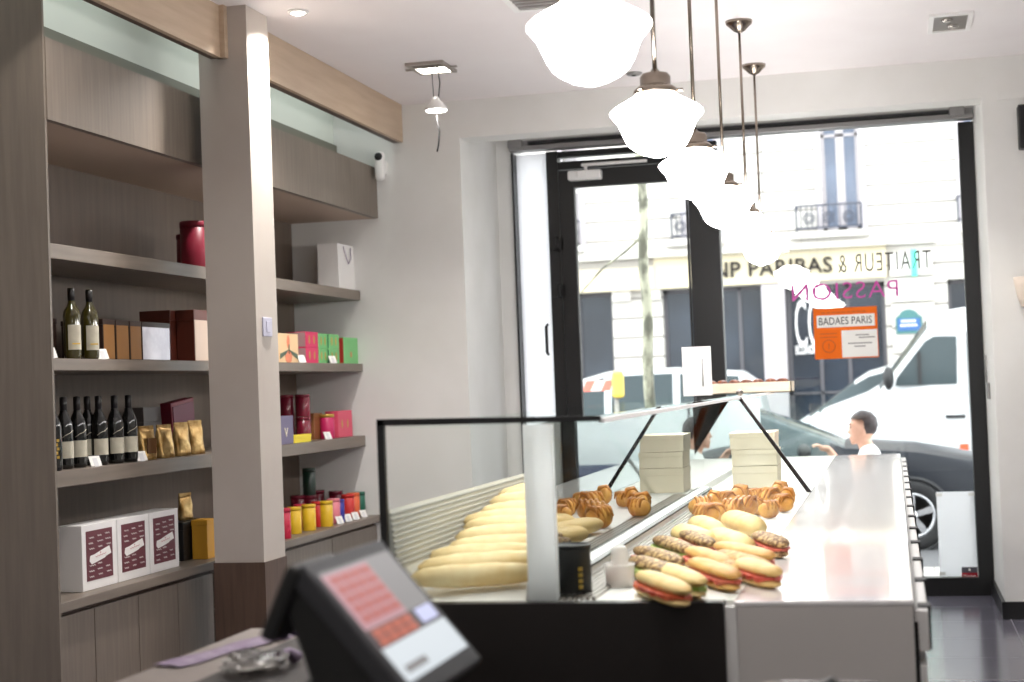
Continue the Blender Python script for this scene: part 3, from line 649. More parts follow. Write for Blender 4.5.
def loaf(px0, py0, px1, py1, m, lab, w=.075, h=.055, z=ZL, sd=1, slash=0, name='bread_roll', cat='bread', group=None, lift=0, taper=.3):
    a = at(2, z+.03, px0, py0); b = at(2, z+.03, px1, py1); Ln = max(.1, min(.42, (b-a).length))
    o = loaf_geo(Ln, w, h, sd, taper, slash=slash).build(name, m); put(o, px0, py0, px1, py1, z, lift); return tag(o, lab, cat, group)
S_ = [((628,574),(700,603),palec,salmon,'pale sandwich with orange filling, closest to the black canister',1),
 ((655,568),(708,592),palec,lettuce,'pale ciabatta sandwich with green edge at the front of the case',2),
 ((683,562),(746,585),crust,ham,'golden baguette sandwich with red ham sticking out on the right',3),
 ((680,551),(738,571),crust,ham,'golden baguette sandwich behind the ham one',4),
 ((632,563),(672,577),seed,lettuce,'dark seeded sandwich in the front row beside the pale ones',5),
 ((632,552),(684,568),seed,ham,'long dark seeded sandwich in the second row, left',6),
 ((655,542),(690,555),seed,lettuce,'dark seeded sandwich with pale crumbs at the grille, third row',7),
 ((678,534),(716,551),seed,ham,'brown seeded sandwich left of the cereal ones',8),
 ((712,548),(776,562),crust,ham,'long golden sandwich at the ledge side of the case',9),
 ((716,557),(768,572),cereal,lettuce,'flaky cereal sandwich at the ledge side of the case',10),
 ((738,566),(776,578),palec,ham,'short pale sandwich poking out below the cereal one',11),
 ((756,538),(783,549),seed,ham,'small dark seeded sandwich at the ledge in the middle of the case',12)]
for (a, b_, m, f, lab, sd) in S_: sandwich(*a, *b_, m, f, lab, sd=sd, slash=3 if m is crust else 0)
loaf(713,534,748,547,palec,'pale ciabatta roll in the middle of the glass case',.09,.06,sd=21)
loaf(681,531,707,542,palec,'square cut pale ciabatta beside the air grille',.10,.06,sd=22,taper=.2)
loaf(693,520,722,534,palec,'pale roll in front of the brown pastries',.09,.06,sd=23)
loaf(728,519,760,531,palec,'plump pale loaf at the right before the pastries',.095,.07,sd=24,taper=.22)
loaf(712,560,738,570,cereal,'small cereal roll between the golden sandwiches',.07,.05,sd=25)
# brown folded pastries at the far end
def turnover(px, py, z, lab, sd, s=1.0, lift=0, rz=0):
    p = at(2, z+.03, px, py); t = thing('folded_pastry', lab, 'pastry', (p.x, p.y, z+lift), rz, 'golden brown pastries behind the sandwiches')
    b = MB(); n = 14; m = 12; V = []; F = []
    for i in range(n+1):
        u = -1+2*i/n; r = (1-abs(u)**2.4)**.5 if abs(u) < 1 else 0; r = max(r, .12)
        for k in range(m):
            a = 2*PI*k/m; wob = 1+.10*math.sin(i*1.9+sd)*math.cos(a)
            V.append((u*.062*s+0*a, .036*s*r*math.cos(a)*wob+.018*s*(u*u), .045*s+.045*s*r*math.sin(a)*wob))
    for i in range(n):
        for k in range(m): F.append([i*m+k, i*m+(k+1)%m, (i+1)*m+(k+1)%m, (i+1)*m+k])
    F.append(list(range(m))[::-1]); F.append([n*m+k for k in range(m)])
    b.geo(V, F, None, True); b.build('dough', pastry, t)
    f = MB()
    for k in range(4):
        x = (-.036+.024*k)*s; f.tube([(x,-.034*s,.05*s),(x+.006*s,-.02*s,.083*s),(x+.012*s,.012*s,.089*s),(x+.014*s,.036*s,.06*s)], [.004*s,.009*s,.009*s,.004*s], 7)
    f.build('folds', mat('pastry_ridge',(206,140,62),.4,rgb2=(156,92,34),scale=16), t); return t
pp = [(702,508),(714,503),(727,500),(740,498),(752,497),(705,518),(718,514),(731,511),(744,509),(757,507),(768,501),(770,510),(780,494),(783,504),(792,499)]
pl = ['far left brown pastry of the back row, at the air grille','second brown pastry of the back row from the grille','third brown pastry of the back row from the grille','fourth brown pastry of the back row from the grille','fifth brown pastry of the back row, before the cream boxes','brown pastry at the left end of the front row','second brown pastry of the front row from the grille','third brown pastry of the front row from the grille','fourth brown pastry of the front row from the grille','fifth brown pastry of the front row from the grille','brown pastry under the slanted post, back','brown pastry under the slanted post, front','pastry behind the foot of the slanted post','pale dusted pastry beside the foot of the slanted post','rightmost pastry at the ledge, below the slanted post']
for i, (x, y) in enumerate(pp):
    if at(2, ZL+.03, x, y).x > -.42: x -= (at(2, ZL+.03, x, y).x+.42)/.0044
    turnover(x, y, ZL, pl[i], i*1.7, .78+.1*math.sin(i*2.7), 0, 1.5*math.sin(i*2.3)+.5)
# golden baguettes added in place of the bread reflected in the glass
# physical rows: each baguette lies on the deck or on the row under it
rnd = random.Random(3)
WORD = ['first','second','third','fourth','fifth','sixth','seventh','eighth','ninth','tenth','eleventh','twelfth','thirteenth','fourteenth','fifteenth','sixteenth','seventeenth','eighteenth']
# inclined tray added for the reflected bread, a step per baguette
def ramp(y): return ZL+.002+.145*min(1, max(0, (y-3.72)/.95))
pr_ = [(3.68,ZL-.001)]+[(3.72+.95*k/6, ramp(3.72+.95*k/6)) for k in range(7)]+[(6.9,ramp(6.9)),(6.9,ZL-.001)]
L(MB().prism(pr_, 0, -1.162, -.862)).build('reflected_bread_ramp', deckm, t_counter)
for i in range(18):
    y = 3.77+.098*i+.012*math.sin(i*1.7)
    o = loaf_geo(.325+.03*math.sin(i*1.3), .072, .058, 40+i, .34, slash=4).build('baguette', bagm)
    o.location = (-1.012+.008*math.sin(i*2.9), y, ramp(y+.03)+.004); o.rotation_euler = (math.atan(.153)*(.9 if y < 4.6 else 0), 0, .34+.13*math.sin(i*2.2))
    tag(o, WORD[i]+' baguette standing in for reflected bread, counted from the dark end panel', 'bread', 'baguettes standing in for reflected bread')
# canister, tub
q = at(1, 3.82, 578, 600)
t = thing('black_canister', 'black cylindrical canister with gold marks inside the near end of the case', 'canister', (q.x, 3.76, ZL))
MB().lathe([(.044,0),(.0465,.003),(.0465,.108),(.0455,.112)], seg=32).build('can', blackp, t); MB().lathe([(.0455,.112),(.0475,.113),(.0475,.119),(.044,.121),(.043,.116),(.001,.116)], seg=32).build('lid', blackp, t)
b = MB()
for k in range(4): b.box(.024,.033,-.0425,-.03,.018+k*.014,.027+k*.014)
b.build('gold_marks', goldtx, t)
q = at(1, 3.9, 621, 600)
clear = mat('milky_plastic', (244,238,234), .25, coat=.3); clear.node_tree.nodes['Principled BSDF'].inputs['Alpha'].default_value = .55
t = thing('plastic_tub', 'clear plastic tub with pinkish sauce beside the black canister', 'tub', (q.x, 3.9, ZL))
MB().lathe([(.034,0),(.038,.05),(.0395,.056),(.037,.056),(.033,.004)], seg=24).build('cup', clear, t); MB().lathe([(.031,.003),(.034,.034),(.0,.036)], seg=20).build('sauce', mat('pink_sauce',(240,206,190),.4), t)
MB().lathe([(.021,.037),(.022,.08),(.019,.096),(.014,.1)], seg=20).build('inner_pot', clear, t)
# cream boxes stacked at the far end of the case
cream = mat('cream_card', (246,230,206), .6)
for k in range(3):
    z0 = ZL+[0,.112,.185][k]; h = [.11,.071,.075][k]; dx = [.0,.0,-.006][k]
    a = at(1, 7.3, 735, 460).x; c = at(1, 7.3, 779, 460).x
    carton(7.16, 7.42, a+dx, c+dx, z0, z0+h, cream, 'cake_box', ['cream cake box at the bottom of the stack of three','cream cake box in the middle of the stack of three','cream cake box on top of the stack of three'][k], 'box', 'stacked cream cake boxes', lid=.72)
# on top of the glass: sign card and pastry tray
ZT = 1.369
t = thing('pastry_tray', 'cream card tray of dark pastries on the glass top beyond the slanted post', 'tray', (-.79, 8.9, ZT))
b = MB(); b.box(-.25,.25,-.13,.13,0,.006); b.box(-.25,.25,-.13,-.124,0,.06); b.box(-.25,.25,.124,.13,0,.06); b.box(-.25,-.244,-.13,.13,0,.06); b.box(.244,.25,-.13,.13,0,.06); b.build('tray_box', cream, t)
for i in range(14):
    o = MB().ball((0,0,.024), .034, None, (1,.8,.72), 12).build('chocolate_bun', mat('dark_bun',(96,50,34),.4,rgb2=(150,84,46),scale=30))
    o.location = (-.79-.2+.066*(i % 7), 8.9-.06+.1*(i//7), ZT+.031); o.rotation_euler = (0,0,i)
    tag(o, 'small dark bun in the cream tray on the glass top, '+['front','back'][i//7]+' row, '+['leftmost','second from left','third from left','middle','third from right','second from right','rightmost'][i % 7], 'pastry', 'dark buns in the cream tray')
for i, (x, y) in enumerate(((.26,-.02),(.31,.05))): pass
t = thing('menu_card', 'tall white menu card standing on the glass top of the counter', 'sign', (at(1, 8.6, 697, 370).x, 8.6, ZT), .12)
MB().box(-.078,.078,-.004,.004,0,.265,mtx=RX(-.06)).build('card', white, t); MB().box(-.05,.05,.0,.09,0,.006).prism([(.0,.0),(.08,.004),(.0,.1)],0,-.004,.004).build('foot', white, t)
MB().tube([(.03,-.0065,.05),(.03,-.02,.2)], .003, 6).build('clip_rod', alum, t)
# ------------------------------------------------------------------ cash desk and till
ZD = .90
t = thing('cash_desk', 'cash desk with a grey top at the lower left', 'desk', (-1.2, 2.5, 0))
desk_g = mat('desk_grey', (152,142,136), .4, rgb2=(142,132,126), scale=6)
MB().box(-.315,.10,-.9,1.07,ZD-.04,ZD).build('grey_top', desk_g, t)
b = MB(); b.box(-.14,.10,-.9,1.07,ZD,ZD+.004); b.box(.10,1.35,-.9,.1,ZD-.04,ZD+.002); b.build('dark_mat', darkp, t)
b = MB(); b.box(-.30,-.27,-.88,1.05,0,ZD-.04); b.box(-.27,1.33,-.88,-.85,0,ZD-.04); b.box(.05,.08,.1,1.05,0,ZD-.04); b.box(.08,1.33,.06,.09,0,ZD-.04); b.box(1.3,1.33,-.88,.09,0,ZD-.04); b.build('carcass', darkp, t)
TA = math.radians(49.7); ax = Vector((0,1,0)); ay = Vector((-math.cos(TA),0,math.sin(TA))); az = ax.cross(ay)
Wd, Hd = .36, .253
ctr = EYE+(FW+RT*((300-512)/FPX)+UP*((341-564)/FPX))*2.22+ax*Wd/2-ay*Hd/2
t = thing('till_terminal', 'black touch screen till terminal tilted on the cash desk', 'till', (ctr.x-.03, ctr.y, ZD+.004))
LM = Matrix((ax, ay, az)).transposed().to_4x4(); LM.translation = ctr-Vector((ctr.x-.03, ctr.y, ZD+.004))
bez = mat('bezel_grey', (62,62,66), .6, spec=.2)
sh = MB().box(-Wd/2,Wd/2,-Hd/2,Hd/2,-.03,0,mtx=LM,bev=.006).build('screen_housing', bez, t)
# display picture
x0, x1, y0, y1 = -Wd/2+.024, Wd/2-.024, -Hd/2+.03, Hd/2-.024
def scr(n, rgb, e): return mat(n, (20,20,22), .5, emit=e*.56, ecol=rgb, spec=.25)
rgrey = scr('screen_grey',(150,146,146),.75); rred = scr('screen_red',(196,92,84),.8); rpink = scr('screen_pink',(206,150,160),.8); rwhite = scr('screen_white',(224,232,238),.95); rorange = scr('screen_orange',(204,88,52),.8); rlil = scr('screen_lilac',(206,210,250),1.0); rdark = scr('screen_dark',(66,56,60),.8)
MB().box(x0,x1,y0,y1,0,.0015,mtx=LM).build('display', rgrey, sh)
def quad(b, u0, u1, v0, v1, m, z=.0016): b.box(x0+(x1-x0)*u0, x0+(x1-x0)*u1, y0+(y1-y0)*v0, y0+(y1-y0)*v1, z, z+.0004, m, LM)
b = MB()
quad(b, .0,1,.0,.30,rwhite); quad(b,.0,.62,.30,.97,rpink)
for r in range(5):
    for c in range(4): quad(b,.06+.14*c,.06+.14*c+.125,.52+.088*r,.52+.088*r+.07,rred,.0021)
quad(b,.0,1,.30,.47,rdark,.0018)
for r in range(2):
    for c in range(4): quad(b,.04+.145*c,.04+.145*c+.13,.315+.075*r,.315+.075*r+.065,rorange,.0023)
quad(b,.70,.96,.33,.46,rlil,.0023); quad(b,.08,.4,.06,.12,rgrey,.0021)
b.build('display_keys', rgrey, sh)
b = MB(); b.prism([(-Hd/2+.01,-.03),(Hd/2-.02,-.03),(Hd/2-.03,-.06),(-Hd/2+.05,-.13),(-Hd/2+.01,-.12)], 0, -Wd/2+.01, Wd/2-.01, mtx=LM); b.build('rear_body', blackp, t)
b = MB(); b.box(-.15,.16,-.12,.14,0,.03,bev=.01); b.box(-.11,.06,-.05,.10,.02,.13,bev=.02); b.build('base', blackp, t)
tc_ = ctr+ay*(Hd/2-.004)-az*.02-Vector((ctr.x-.03, ctr.y, ZD+.004)); dd = Vector((-.42,0,-.907))
CM = Matrix((Vector((0,1,0)), dd, Vector((0,1,0)).cross(dd))).transposed().to_4x4(); CM.translation = tc_
b = MB(); b.box(-Wd/2-.004,-Wd/2+.17,-.012,.10,-.012,.012,mtx=CM,bev=.006); b.build('customer_display', blackp, t)
# paper and ribbon on the desk
q = at(2, ZD, 205, 655)
t = thing('lilac_paper_bag', 'crumpled lilac paper bag lying flat on the grey desk edge', 'bag', (q.x, q.y, ZD), .0)
b = MB(); V = []; F = []; n = 10; k_ = 6; rnd = random.Random(5)
a0, a1 = at(2, ZD, 152, 668)-q, at(2, ZD, 262, 638)-q; nrm = Vector((-(a1-a0).y, (a1-a0).x, 0)).normalized()
for i in range(n+1):
    for j in range(k_+1):
        p = a0+(a1-a0)*(i/n)+nrm*((j/k_-.5)*.075*(1+.2*math.sin(i))); V.append((p.x+.03, p.y, .004+.007*abs(math.sin(i*1.3+j*2.1))*(1-abs(j/k_*2-1))+.0))
for i in range(n):
    for j in range(k_): F.append([i*(k_+1)+j,(i+1)*(k_+1)+j,(i+1)*(k_+1)+j+1,i*(k_+1)+j+1])
b.geo(V, F, None, True); lil = mat('lilac_paper',(132,112,142),.6,rgb2=(164,148,170),scale=20); b.build('paper_sleeve', lil, t)
b = MB().box(a1.x+.0,a1.x+.07,a1.y-.03,a1.y+.06,0,.003); b.build('folded_end', lil, t)
q2 = at(2, ZD, 257, 641)
t = thing('ribbon_roll', 'small dark purple ribbon roll at the end of the lilac paper bag', 'ribbon', (q2.x+.05, q2.y+.02, ZD+.004)); pur = mat('purple_ribbon',(62,34,84),.5)
MB().lathe([(.006,0),(.016,.0),(.018,.012),(.016,.024),(.006,.024)], seg=18).build('roll', pur, t); MB().tube([(.016,0,.012),(.03,.012,.006),(.045,.01,.004)], .004, 6).build('ribbon_tail', pur, t)
q = at(2, ZD, 240, 674)
t = thing('clear_bag', 'crumpled clear plastic bag on the dark mat before the till', 'bag', (q.x+.03, q.y, ZD+.004))
b = MB(); bm2 = bmesh.new(); bmesh.ops.create_icosphere(bm2, subdivisions=3, radius=1)
for v in bm2.verts:
    d = 1+.35*noise.noise(v.co*2.3); v.co = Vector((v.co.x*.06*d, v.co.y*.075*d, max(0,(v.co.z*.5+.42)*.045*d)))
b.add(bm2); b.build('plastic_film', glass('film', (200,198,196), .6, .3, .06), t)
MB().tube([(.03,.05,.02),(.045,.08,.03),(.05,.1,.012)], [.012,.006,.016], 8).build('twisted_end', MATS['lilac_paper'], t)
t = thing('white_ball_pot', 'round cream topped pot on the desk at the bottom edge', 'pot', (at(1,2.42,771,690).x, 2.42, ZD+.002))
MB().lathe([(.02,0),(.03,.01),(.032,.064),(.028,.074)], seg=22).build('pot', white, t); MB().ball((0,0,.072), .027, None, (1,1,.75), 18).build('dome_lid', mat('cream_lid',(222,206,192),.5), t)
t = thing('order_book', 'dark red flat order book with a black clip at the bottom edge', 'book', (at(1,2.45,828,690).x, 2.45, ZD+.002))
MB().box(-.075,.075,-.06,.06,0,.079,bev=.003).build('cover', mat('dark_red_cover',(62,30,32),.5), t); MB().prism([(-.02,.079),(.022,.079),(.005,.094)],1,-.01,.02).build('clip', blackp, t)
# ------------------------------------------------------------------ signs on the window glass
org = mat('poster_orange', (236,110,26), .7, spec=.2); ink = mat('black_ink', (26,24,24), .6); inkg = mat('grey_ink', (150,146,146), .6)
YP = 10.748
c0, c1 = at(1, YP, 813, 309), at(1, YP, 879, 357); cx_, cz_ = (c0.x+c1.x)/2, (c0.z+c1.z)/2; pw, ph = (c1.x-c0.x)/2, (c0.z-c1.z)/2
t = thing('paris_poster', 'orange and white paper poster stuck on the shop window', 'poster', (cx_, YP, cz_))
MB().box(-pw,pw,-.002,.0,-ph,ph).build('sheet', org, t)
MB().box(-pw*.9,pw*.92,-.003,-.002,ph*.24,ph*.72).build('title_band', paper, t); MB().box(-.14*pw,pw*.98,-.003,-.002,-ph*.96,ph*.1).build('white_field', paper, t)
text('title_lettering', 'BADAES PARIS', .07, ink, t, T(0,-.0042,ph*.47)@FACE_Y, .0006, pw*1.66)
b = MB()
for k in range(9): b.box(-pw*.75+k*pw*.16,-pw*.75+k*pw*.16+pw*.12,-.003,-.002,ph*.80,ph*.84)
for k in range(2): b.box(-pw*.82,-pw*.28,-.003,-.002,-ph*(.02+.14*k),-ph*(-.01+.14*k))
b.build('small_print', mat('rust_ink',(190,88,20),.6), t); b = MB(); b.tube([(-pw*.55+pw*.2*math.cos(k*PI/8),-.0025,-ph*.5+pw*.2*math.sin(k*PI/8)) for k in range(17)], .003, 5); b.tube([(-pw*.55,-.0025,-ph*.5-pw*.09),(-pw*.55,-.0025,-ph*.5+pw*.09)], .003, 5); b.build('printed_emblem', MATS['rust_ink'], t)
b = MB()
for (u0,u1,v) in ((.3,.72,-.1),(.4,.9,-.2),(.05,.8,-.42),(.25,.6,-.54)): b.box(pw*u0,pw*u1,-.0036,-.003,ph*v-.004,ph*v+.004)
b.build('small_text_lines', inkg, t)
vin = mat('vinyl_grey', (84,82,80), .6, spec=.2); vinp = mat('vinyl_magenta', (204,84,166), .6, spec=.2); vinw = mat('vinyl_white', (246,244,244), .5)
MIR = Matrix.Scale(-1, 4, Vector((1,0,0)))
c0, c1 = at(1, YP, 838, 264), at(1, YP, 931, 261)
o = text('window_lettering', 'TRAITEUR &', .175, vin, None, T(0,0,0)@MIR@FACE_Y@RZ(0), .0008, c1.x-c0.x, 1.2, -.0015); o.location = ((c0.x+c1.x)/2, 10.744, (c0.z+c1.z)/2); tag(o, 'grey mirrored lettering on the window glass above the orange poster', 'lettering')
c0, c1 = at(1, YP, 792, 295), at(1, YP, 898, 288)
o = text('window_lettering', 'PASSION', .16, vinp, None, MIR@FACE_Y, .0008, (c1.x-c0.x), 1.1, -.001); o.location = ((c0.x+c1.x)/2, 10.744, (c0.z+c1.z)/2); tag(o, 'magenta mirrored lettering on the window glass right above the orange poster', 'lettering')
# paper panel and red sticker at the door foot
c0, c1 = at(1, YP, 936, 492), at(1, YP, 975, 590)
t = thing('white_notice', 'large blank white sheet on the glass low beside the right window post', 'poster', ((c0.x+.476)/2, 10.748, (c0.z+.118)/2))
hw, hh = (.474-c0.x)/2, (c0.z-.118)/2
MB().box(-hw,hw,-.001,.001,-hh,hh).build('sheet', fm, t); b = MB()
for sx in (-1,1):
    for sz in (-1,1): b.box(sx*hw*.86-.02,sx*hw*.86+.02,-.003,-.002,sz*hh*.93-.01,sz*hh*.93+.01)
b.build('tape_strips', mat('clear_tape',(232,232,228),.3), t)
c0, c1 = at(1, YP, 961.5, 567), at(1, YP, 978.5, 592)
t = thing('red_sticker', 'small red and grey sticker on the glass at the foot of the right window post', 'sticker', ((c0.x+c1.x)/2, 10.742, (c0.z+c1.z)/2)); hw, hh = (c1.x-c0.x)/2, (c0.z-c1.z)/2
MB().box(-hw,hw,-.001,.001,-hh,hh).build('grey_card', mat('sticker_grey',(96,94,104),.5), t); MB().box(-hw,hw,-.002,-.001,-hh*.45,hh*.55).build('red_field', mat('sticker_red',(176,30,48),.5), t)
text('sticker_lettering', 'Bienvenue' if False else 'Mgarnes', .03, paper, t, T(0,-.003,hh*.28)@FACE_Y, .0005, hw*1.5)
b = MB().ball((0,-.0015,hh*.78), .008, None, (1,.2,1), 10); b.box(-hw*.7,hw*.7,-.002,-.001,-hh*.75,-hh*.62); b.build('small_marks', paper, t)
# ------------------------------------------------------------------ person sitting outside
ZS, ZR = -.12, -.27
struct('ground_pavement', MB().box(-14, 12, 10.95, 13.3, -.4, ZS), brickmat('pavement_slab',(168,164,160),(158,154,150),(130,126,122),.5,.5,.01,.7,offset=.5))
struct('ground_street', MB().box(-16, 14, 13.3, 24.8, -.5, ZR), mat('asphalt',(96,96,98),.8,rgb2=(78,78,80),scale=40))
struct('ground_far_pavement', MB().box(-16, 14, 24.8, 27.0, -.4, ZS), MATS['pavement_slab'])
def skin(name, verts, edges, radii, m, parent=None, sub=2, vox=.01, extra=None):
    """limbs as tapered rounds between joints, fused into one continuous surface"""
    b = MB()
    for (p, q_) in edges:
        P, Q = Vector(verts[p]), Vector(verts[q_]); d = Q-P; n_ = 6
        b.tube([P+d*(k/n_) for k in range(n_+1)], [radii[p]+(radii[q_]-radii[p])*k/n_ for k in range(n_+1)], 18)
    for v, r in zip(verts, radii): b.ball(Vector(v), r*.999, None, (1,1,1), 18)
    if extra:
        tmp = bpy.data.meshes.new('x'); extra.bm.to_mesh(tmp); b.bm.from_mesh(tmp)
    o = b.build(name, m, parent)
    md = o.modifiers.new('r', 'REMESH'); md.mode = 'VOXEL'; md.voxel_size = vox
    sm = o.modifiers.new('sm', 'SMOOTH'); sm.iterations = 4; sm.factor = .5
    bpy.context.view_layer.update()
    nm2 = bpy.data.meshes.new_from_object(o.evaluated_get(bpy.context.evaluated_depsgraph_get())); o.modifiers.clear(); o.data = nm2; nm2.name = name
    o.data.materials.clear(); o.data.materials.append(m)
    for p in o.data.polygons: p.use_smooth = True
    return o
# the person faces local +X ; the root is turned so that this looks to the left of the photo
YPn = 11.75
hd = at(1, YPn, 861, 428)
t = thing('person', 'person with short dark hair and a white shirt sitting outside the shop window', 'person', (hd.x+.06, YPn, ZS), PI)
hz = hd.z-ZS                     # height of the head centre above the pavement
sk = mat('skin', (232,180,156), .55); hairm = mat('dark_hair', (44,34,38), .5, rgb2=(70,56,58), scale=60, stretch=(1,1,.3)); shirt = mat('white_shirt', (244,243,242), .7, bump=.15, scale=12); jeans = mat('dark_trousers', (52,56,74), .8)
seat = hz-.66; sh_z = hz-.19
V = [(0,.055,seat+.10),(0,-.055,seat+.10),(0,.05,seat+.26),(0,-.05,seat+.26),(.01,.075,sh_z-.08),(.01,-.075,sh_z-.08),(.0,.15,sh_z-.02),(.0,-.15,sh_z-.02),(.015,0,sh_z+.02),(.045,0,hz-.09),
     (.0,.10,seat+.085),(.40,.13,seat+.095),(.42,.14,seat-.30),(.40,.14,.07),(.52,.15,.05),
     (.0,-.10,seat+.085),(.40,-.13,seat+.095),(.42,-.14,seat-.30),(.40,-.14,.07),(.52,-.15,.05),
     (.13,.245,sh_z-.20),(.22,.225,hz-.24),(.275,.20,hz-.155),
     (.06,-.215,sh_z-.27),(.26,-.16,sh_z-.30),(.35,-.13,sh_z-.29)]
Ed = [(0,1),(2,3),(4,5),(0,2),(1,3),(2,4),(3,5),(4,6),(5,7),(6,8),(7,8),(4,8),(5,8),(8,9),(0,10),(10,11),(11,12),(12,13),(13,14),(1,15),(15,16),(16,17),(17,18),(18,19),(6,20),(20,21),(21,22),(7,23),(23,24),(24,25)]
Rr = [.105,.105,.095,.095,.095,.095,.055,.055,.055,.05,.09,.062,.05,.038,.034,.09,.062,.05,.038,.034,.04,.034,.026,.04,.033,.026]
ex = MB()
ex.ball((.055,0,hz), .1, None, (1.02,.78,1.2), 24)                 # skull
ex.ball((.075,0,hz-.055), .075, None, (1.0,.8,.95), 18)            # jaw
ex.prism([(.14,hz+.005),(.18,hz-.032),(.168,hz-.04),(.14,hz-.04)], 1, -.012, .012)   # nose
ex.ball((.145,0,hz-.068), .016, None, (.9,1.5,.6), 10); ex.ball((.143,0,hz-.083), .015, None, (.9,1.4,.6), 10)
ex.ball((.125,0,hz-.11), .028, None, (.9,1.1,.8), 12)
for s in (-1,1): ex.ball((.045,s*.082,hz-.015), .03, None, (.7,.3,1.15), 10); ex.ball((.13,s*.036,hz+.022), .017, None, (.6,1.3,.6), 8)
def headscale(b): bmesh.ops.transform(b.bm, matrix=T(.05,0,hz)@Matrix.Scale(.89,4)@T(-.05,0,-hz), verts=b.bm.verts[:]); return b
headscale(ex)
def hand(ex, w, d, up, side):
    d = d.normalized(); side = side.normalized(); up = d.cross(side)
    ex.ball(w+d*.045, .045, None, (1,.9,.5), 12)
    for k, L_ in enumerate((.062,.072,.068,.052)):
        r0 = w+d*.075+side*(-.030+.02*k); ex.tube([r0, r0+d*L_*.5-up*.008, r0+d*L_*.8-up*.03, r0+d*L_*.82-up*.045], [.0095,.009,.008,.006], 7)
    r0 = w+d*.025-side*.035; ex.tube([r0, r0-side*.022+d*.022, r0-side*.028+d*.05], [.012,.0105,.008], 7)
hand(ex, Vector((.275,.20,hz-.155)), Vector((.75,-.2,.5)), None, Vector((0,1,0)))
hand(ex, Vector((.35,-.13,sh_z-.29)), Vector((1,.1,0)), None, Vector((0,-1,0)))
skin('body', V, Ed, Rr, sk, t, 2, .008, ex)
b = MB()
for s in (-1,1): b.ball((.143,s*.036,hz+.008), .0105, None, (.6,1,.7), 10)
headscale(b).build('eyes', mat('eye_dark',(40,30,28),.2), t)
b = MB()
for s in (-1,1): b.tube([(.152,s*.02,hz+.032),(.15,s*.04,hz+.036),(.138,s*.056,hz+.03)], .0045, 6)
headscale(b).build('eyebrows', hairm, t)
b = MB(); bm2 = bmesh.new(); bmesh.ops.create_icosphere(bm2, subdivisions=4, radius=1)
for v in list(bm2.verts):
    n_ = .07*noise.noise(v.co*5)+.05*noise.noise(v.co*11)
    v.co = Vector((.04+v.co.x*.113*(1+n_), v.co.y*.091*(1+n_), hz+.03+v.co.z*.112*(1+n_)))
cut = [v for v in bm2.verts if (v.co.x > .045 and v.co.z < hz+.065-(.0 if v.co.x < .1 else 0)) or v.co.z < hz-.055]
bmesh.ops.delete(bm2, geom=cut, context='VERTS'); b.add(bm2, None, None, True); headscale(b).build('hair', hairm, t)
Vs = [(0,.055,seat+.08),(0,-.055,seat+.08),(0,.05,seat+.26),(0,-.05,seat+.26),(.01,.075,sh_z-.08),(.01,-.075,sh_z-.08),(.0,.15,sh_z-.02),(.0,-.15,sh_z-.02),(.012,0,sh_z+.012),(.075,.2,sh_z-.12),(.035,-.185,sh_z-.16)]
skin('shirt', Vs, [(0,1),(2,3),(4,5),(0,2),(1,3),(2,4),(3,5),(4,6),(5,7),(6,8),(7,8),(4,8),(5,8),(6,9),(7,10)], [.122,.122,.112,.112,.112,.112,.074,.074,.07,.066,.066], shirt, t, 2, .012)
Vt = [(0,.055,seat+.09),(0,-.055,seat+.09),(.0,.10,seat+.085),(.40,.13,seat+.095),(.42,.14,seat-.30),(.405,.14,.10),(.0,-.10,seat+.085),(.40,-.13,seat+.095),(.42,-.14,seat-.30),(.405,-.14,.10)]
skin('trousers', Vt, [(0,1),(0,2),(2,3),(3,4),(4,5),(1,6),(6,7),(7,8),(8,9)], [.118,.118,.10,.076,.064,.056,.10,.076,.064,.056], jeans, t, 2, .012)
for s in (-1,1): MB().ball((.46,s*.145,.035), .05, None, (2.4,.9,.7), 14).build('shoe', blackp, t)
# bistro chair under the person
t2 = thing('bistro_chair', 'dark bistro chair under the person outside', 'chair', (hd.x+.06, YPn, ZS), PI); st = seat-.015
MB().lathe([(.0,st-.025),(.20,st-.025),(.205,st-.012),(.20,st),(.0,st)], seg=28).build('seat', blackp, t2)
for (x, y) in ((.15,.15),(.15,-.15),(-.15,.15),(-.15,-.15)): MB().tube([(x,y,st-.02),(x*1.2,y*1.15,0)], .012, 8).build('leg', blackp, t2)
b = MB(); b.tube([(-.19,-.17,st-.01),(-.225,-.17,st+.36),(-.235,0,st+.44),(-.225,.17,st+.36),(-.19,.17,st-.01)], .011, 8); b.tube([(-.228,-.17,st+.3),(-.235,.17,st+.3)], .009, 6); b.build('backrest', blackp, t2)
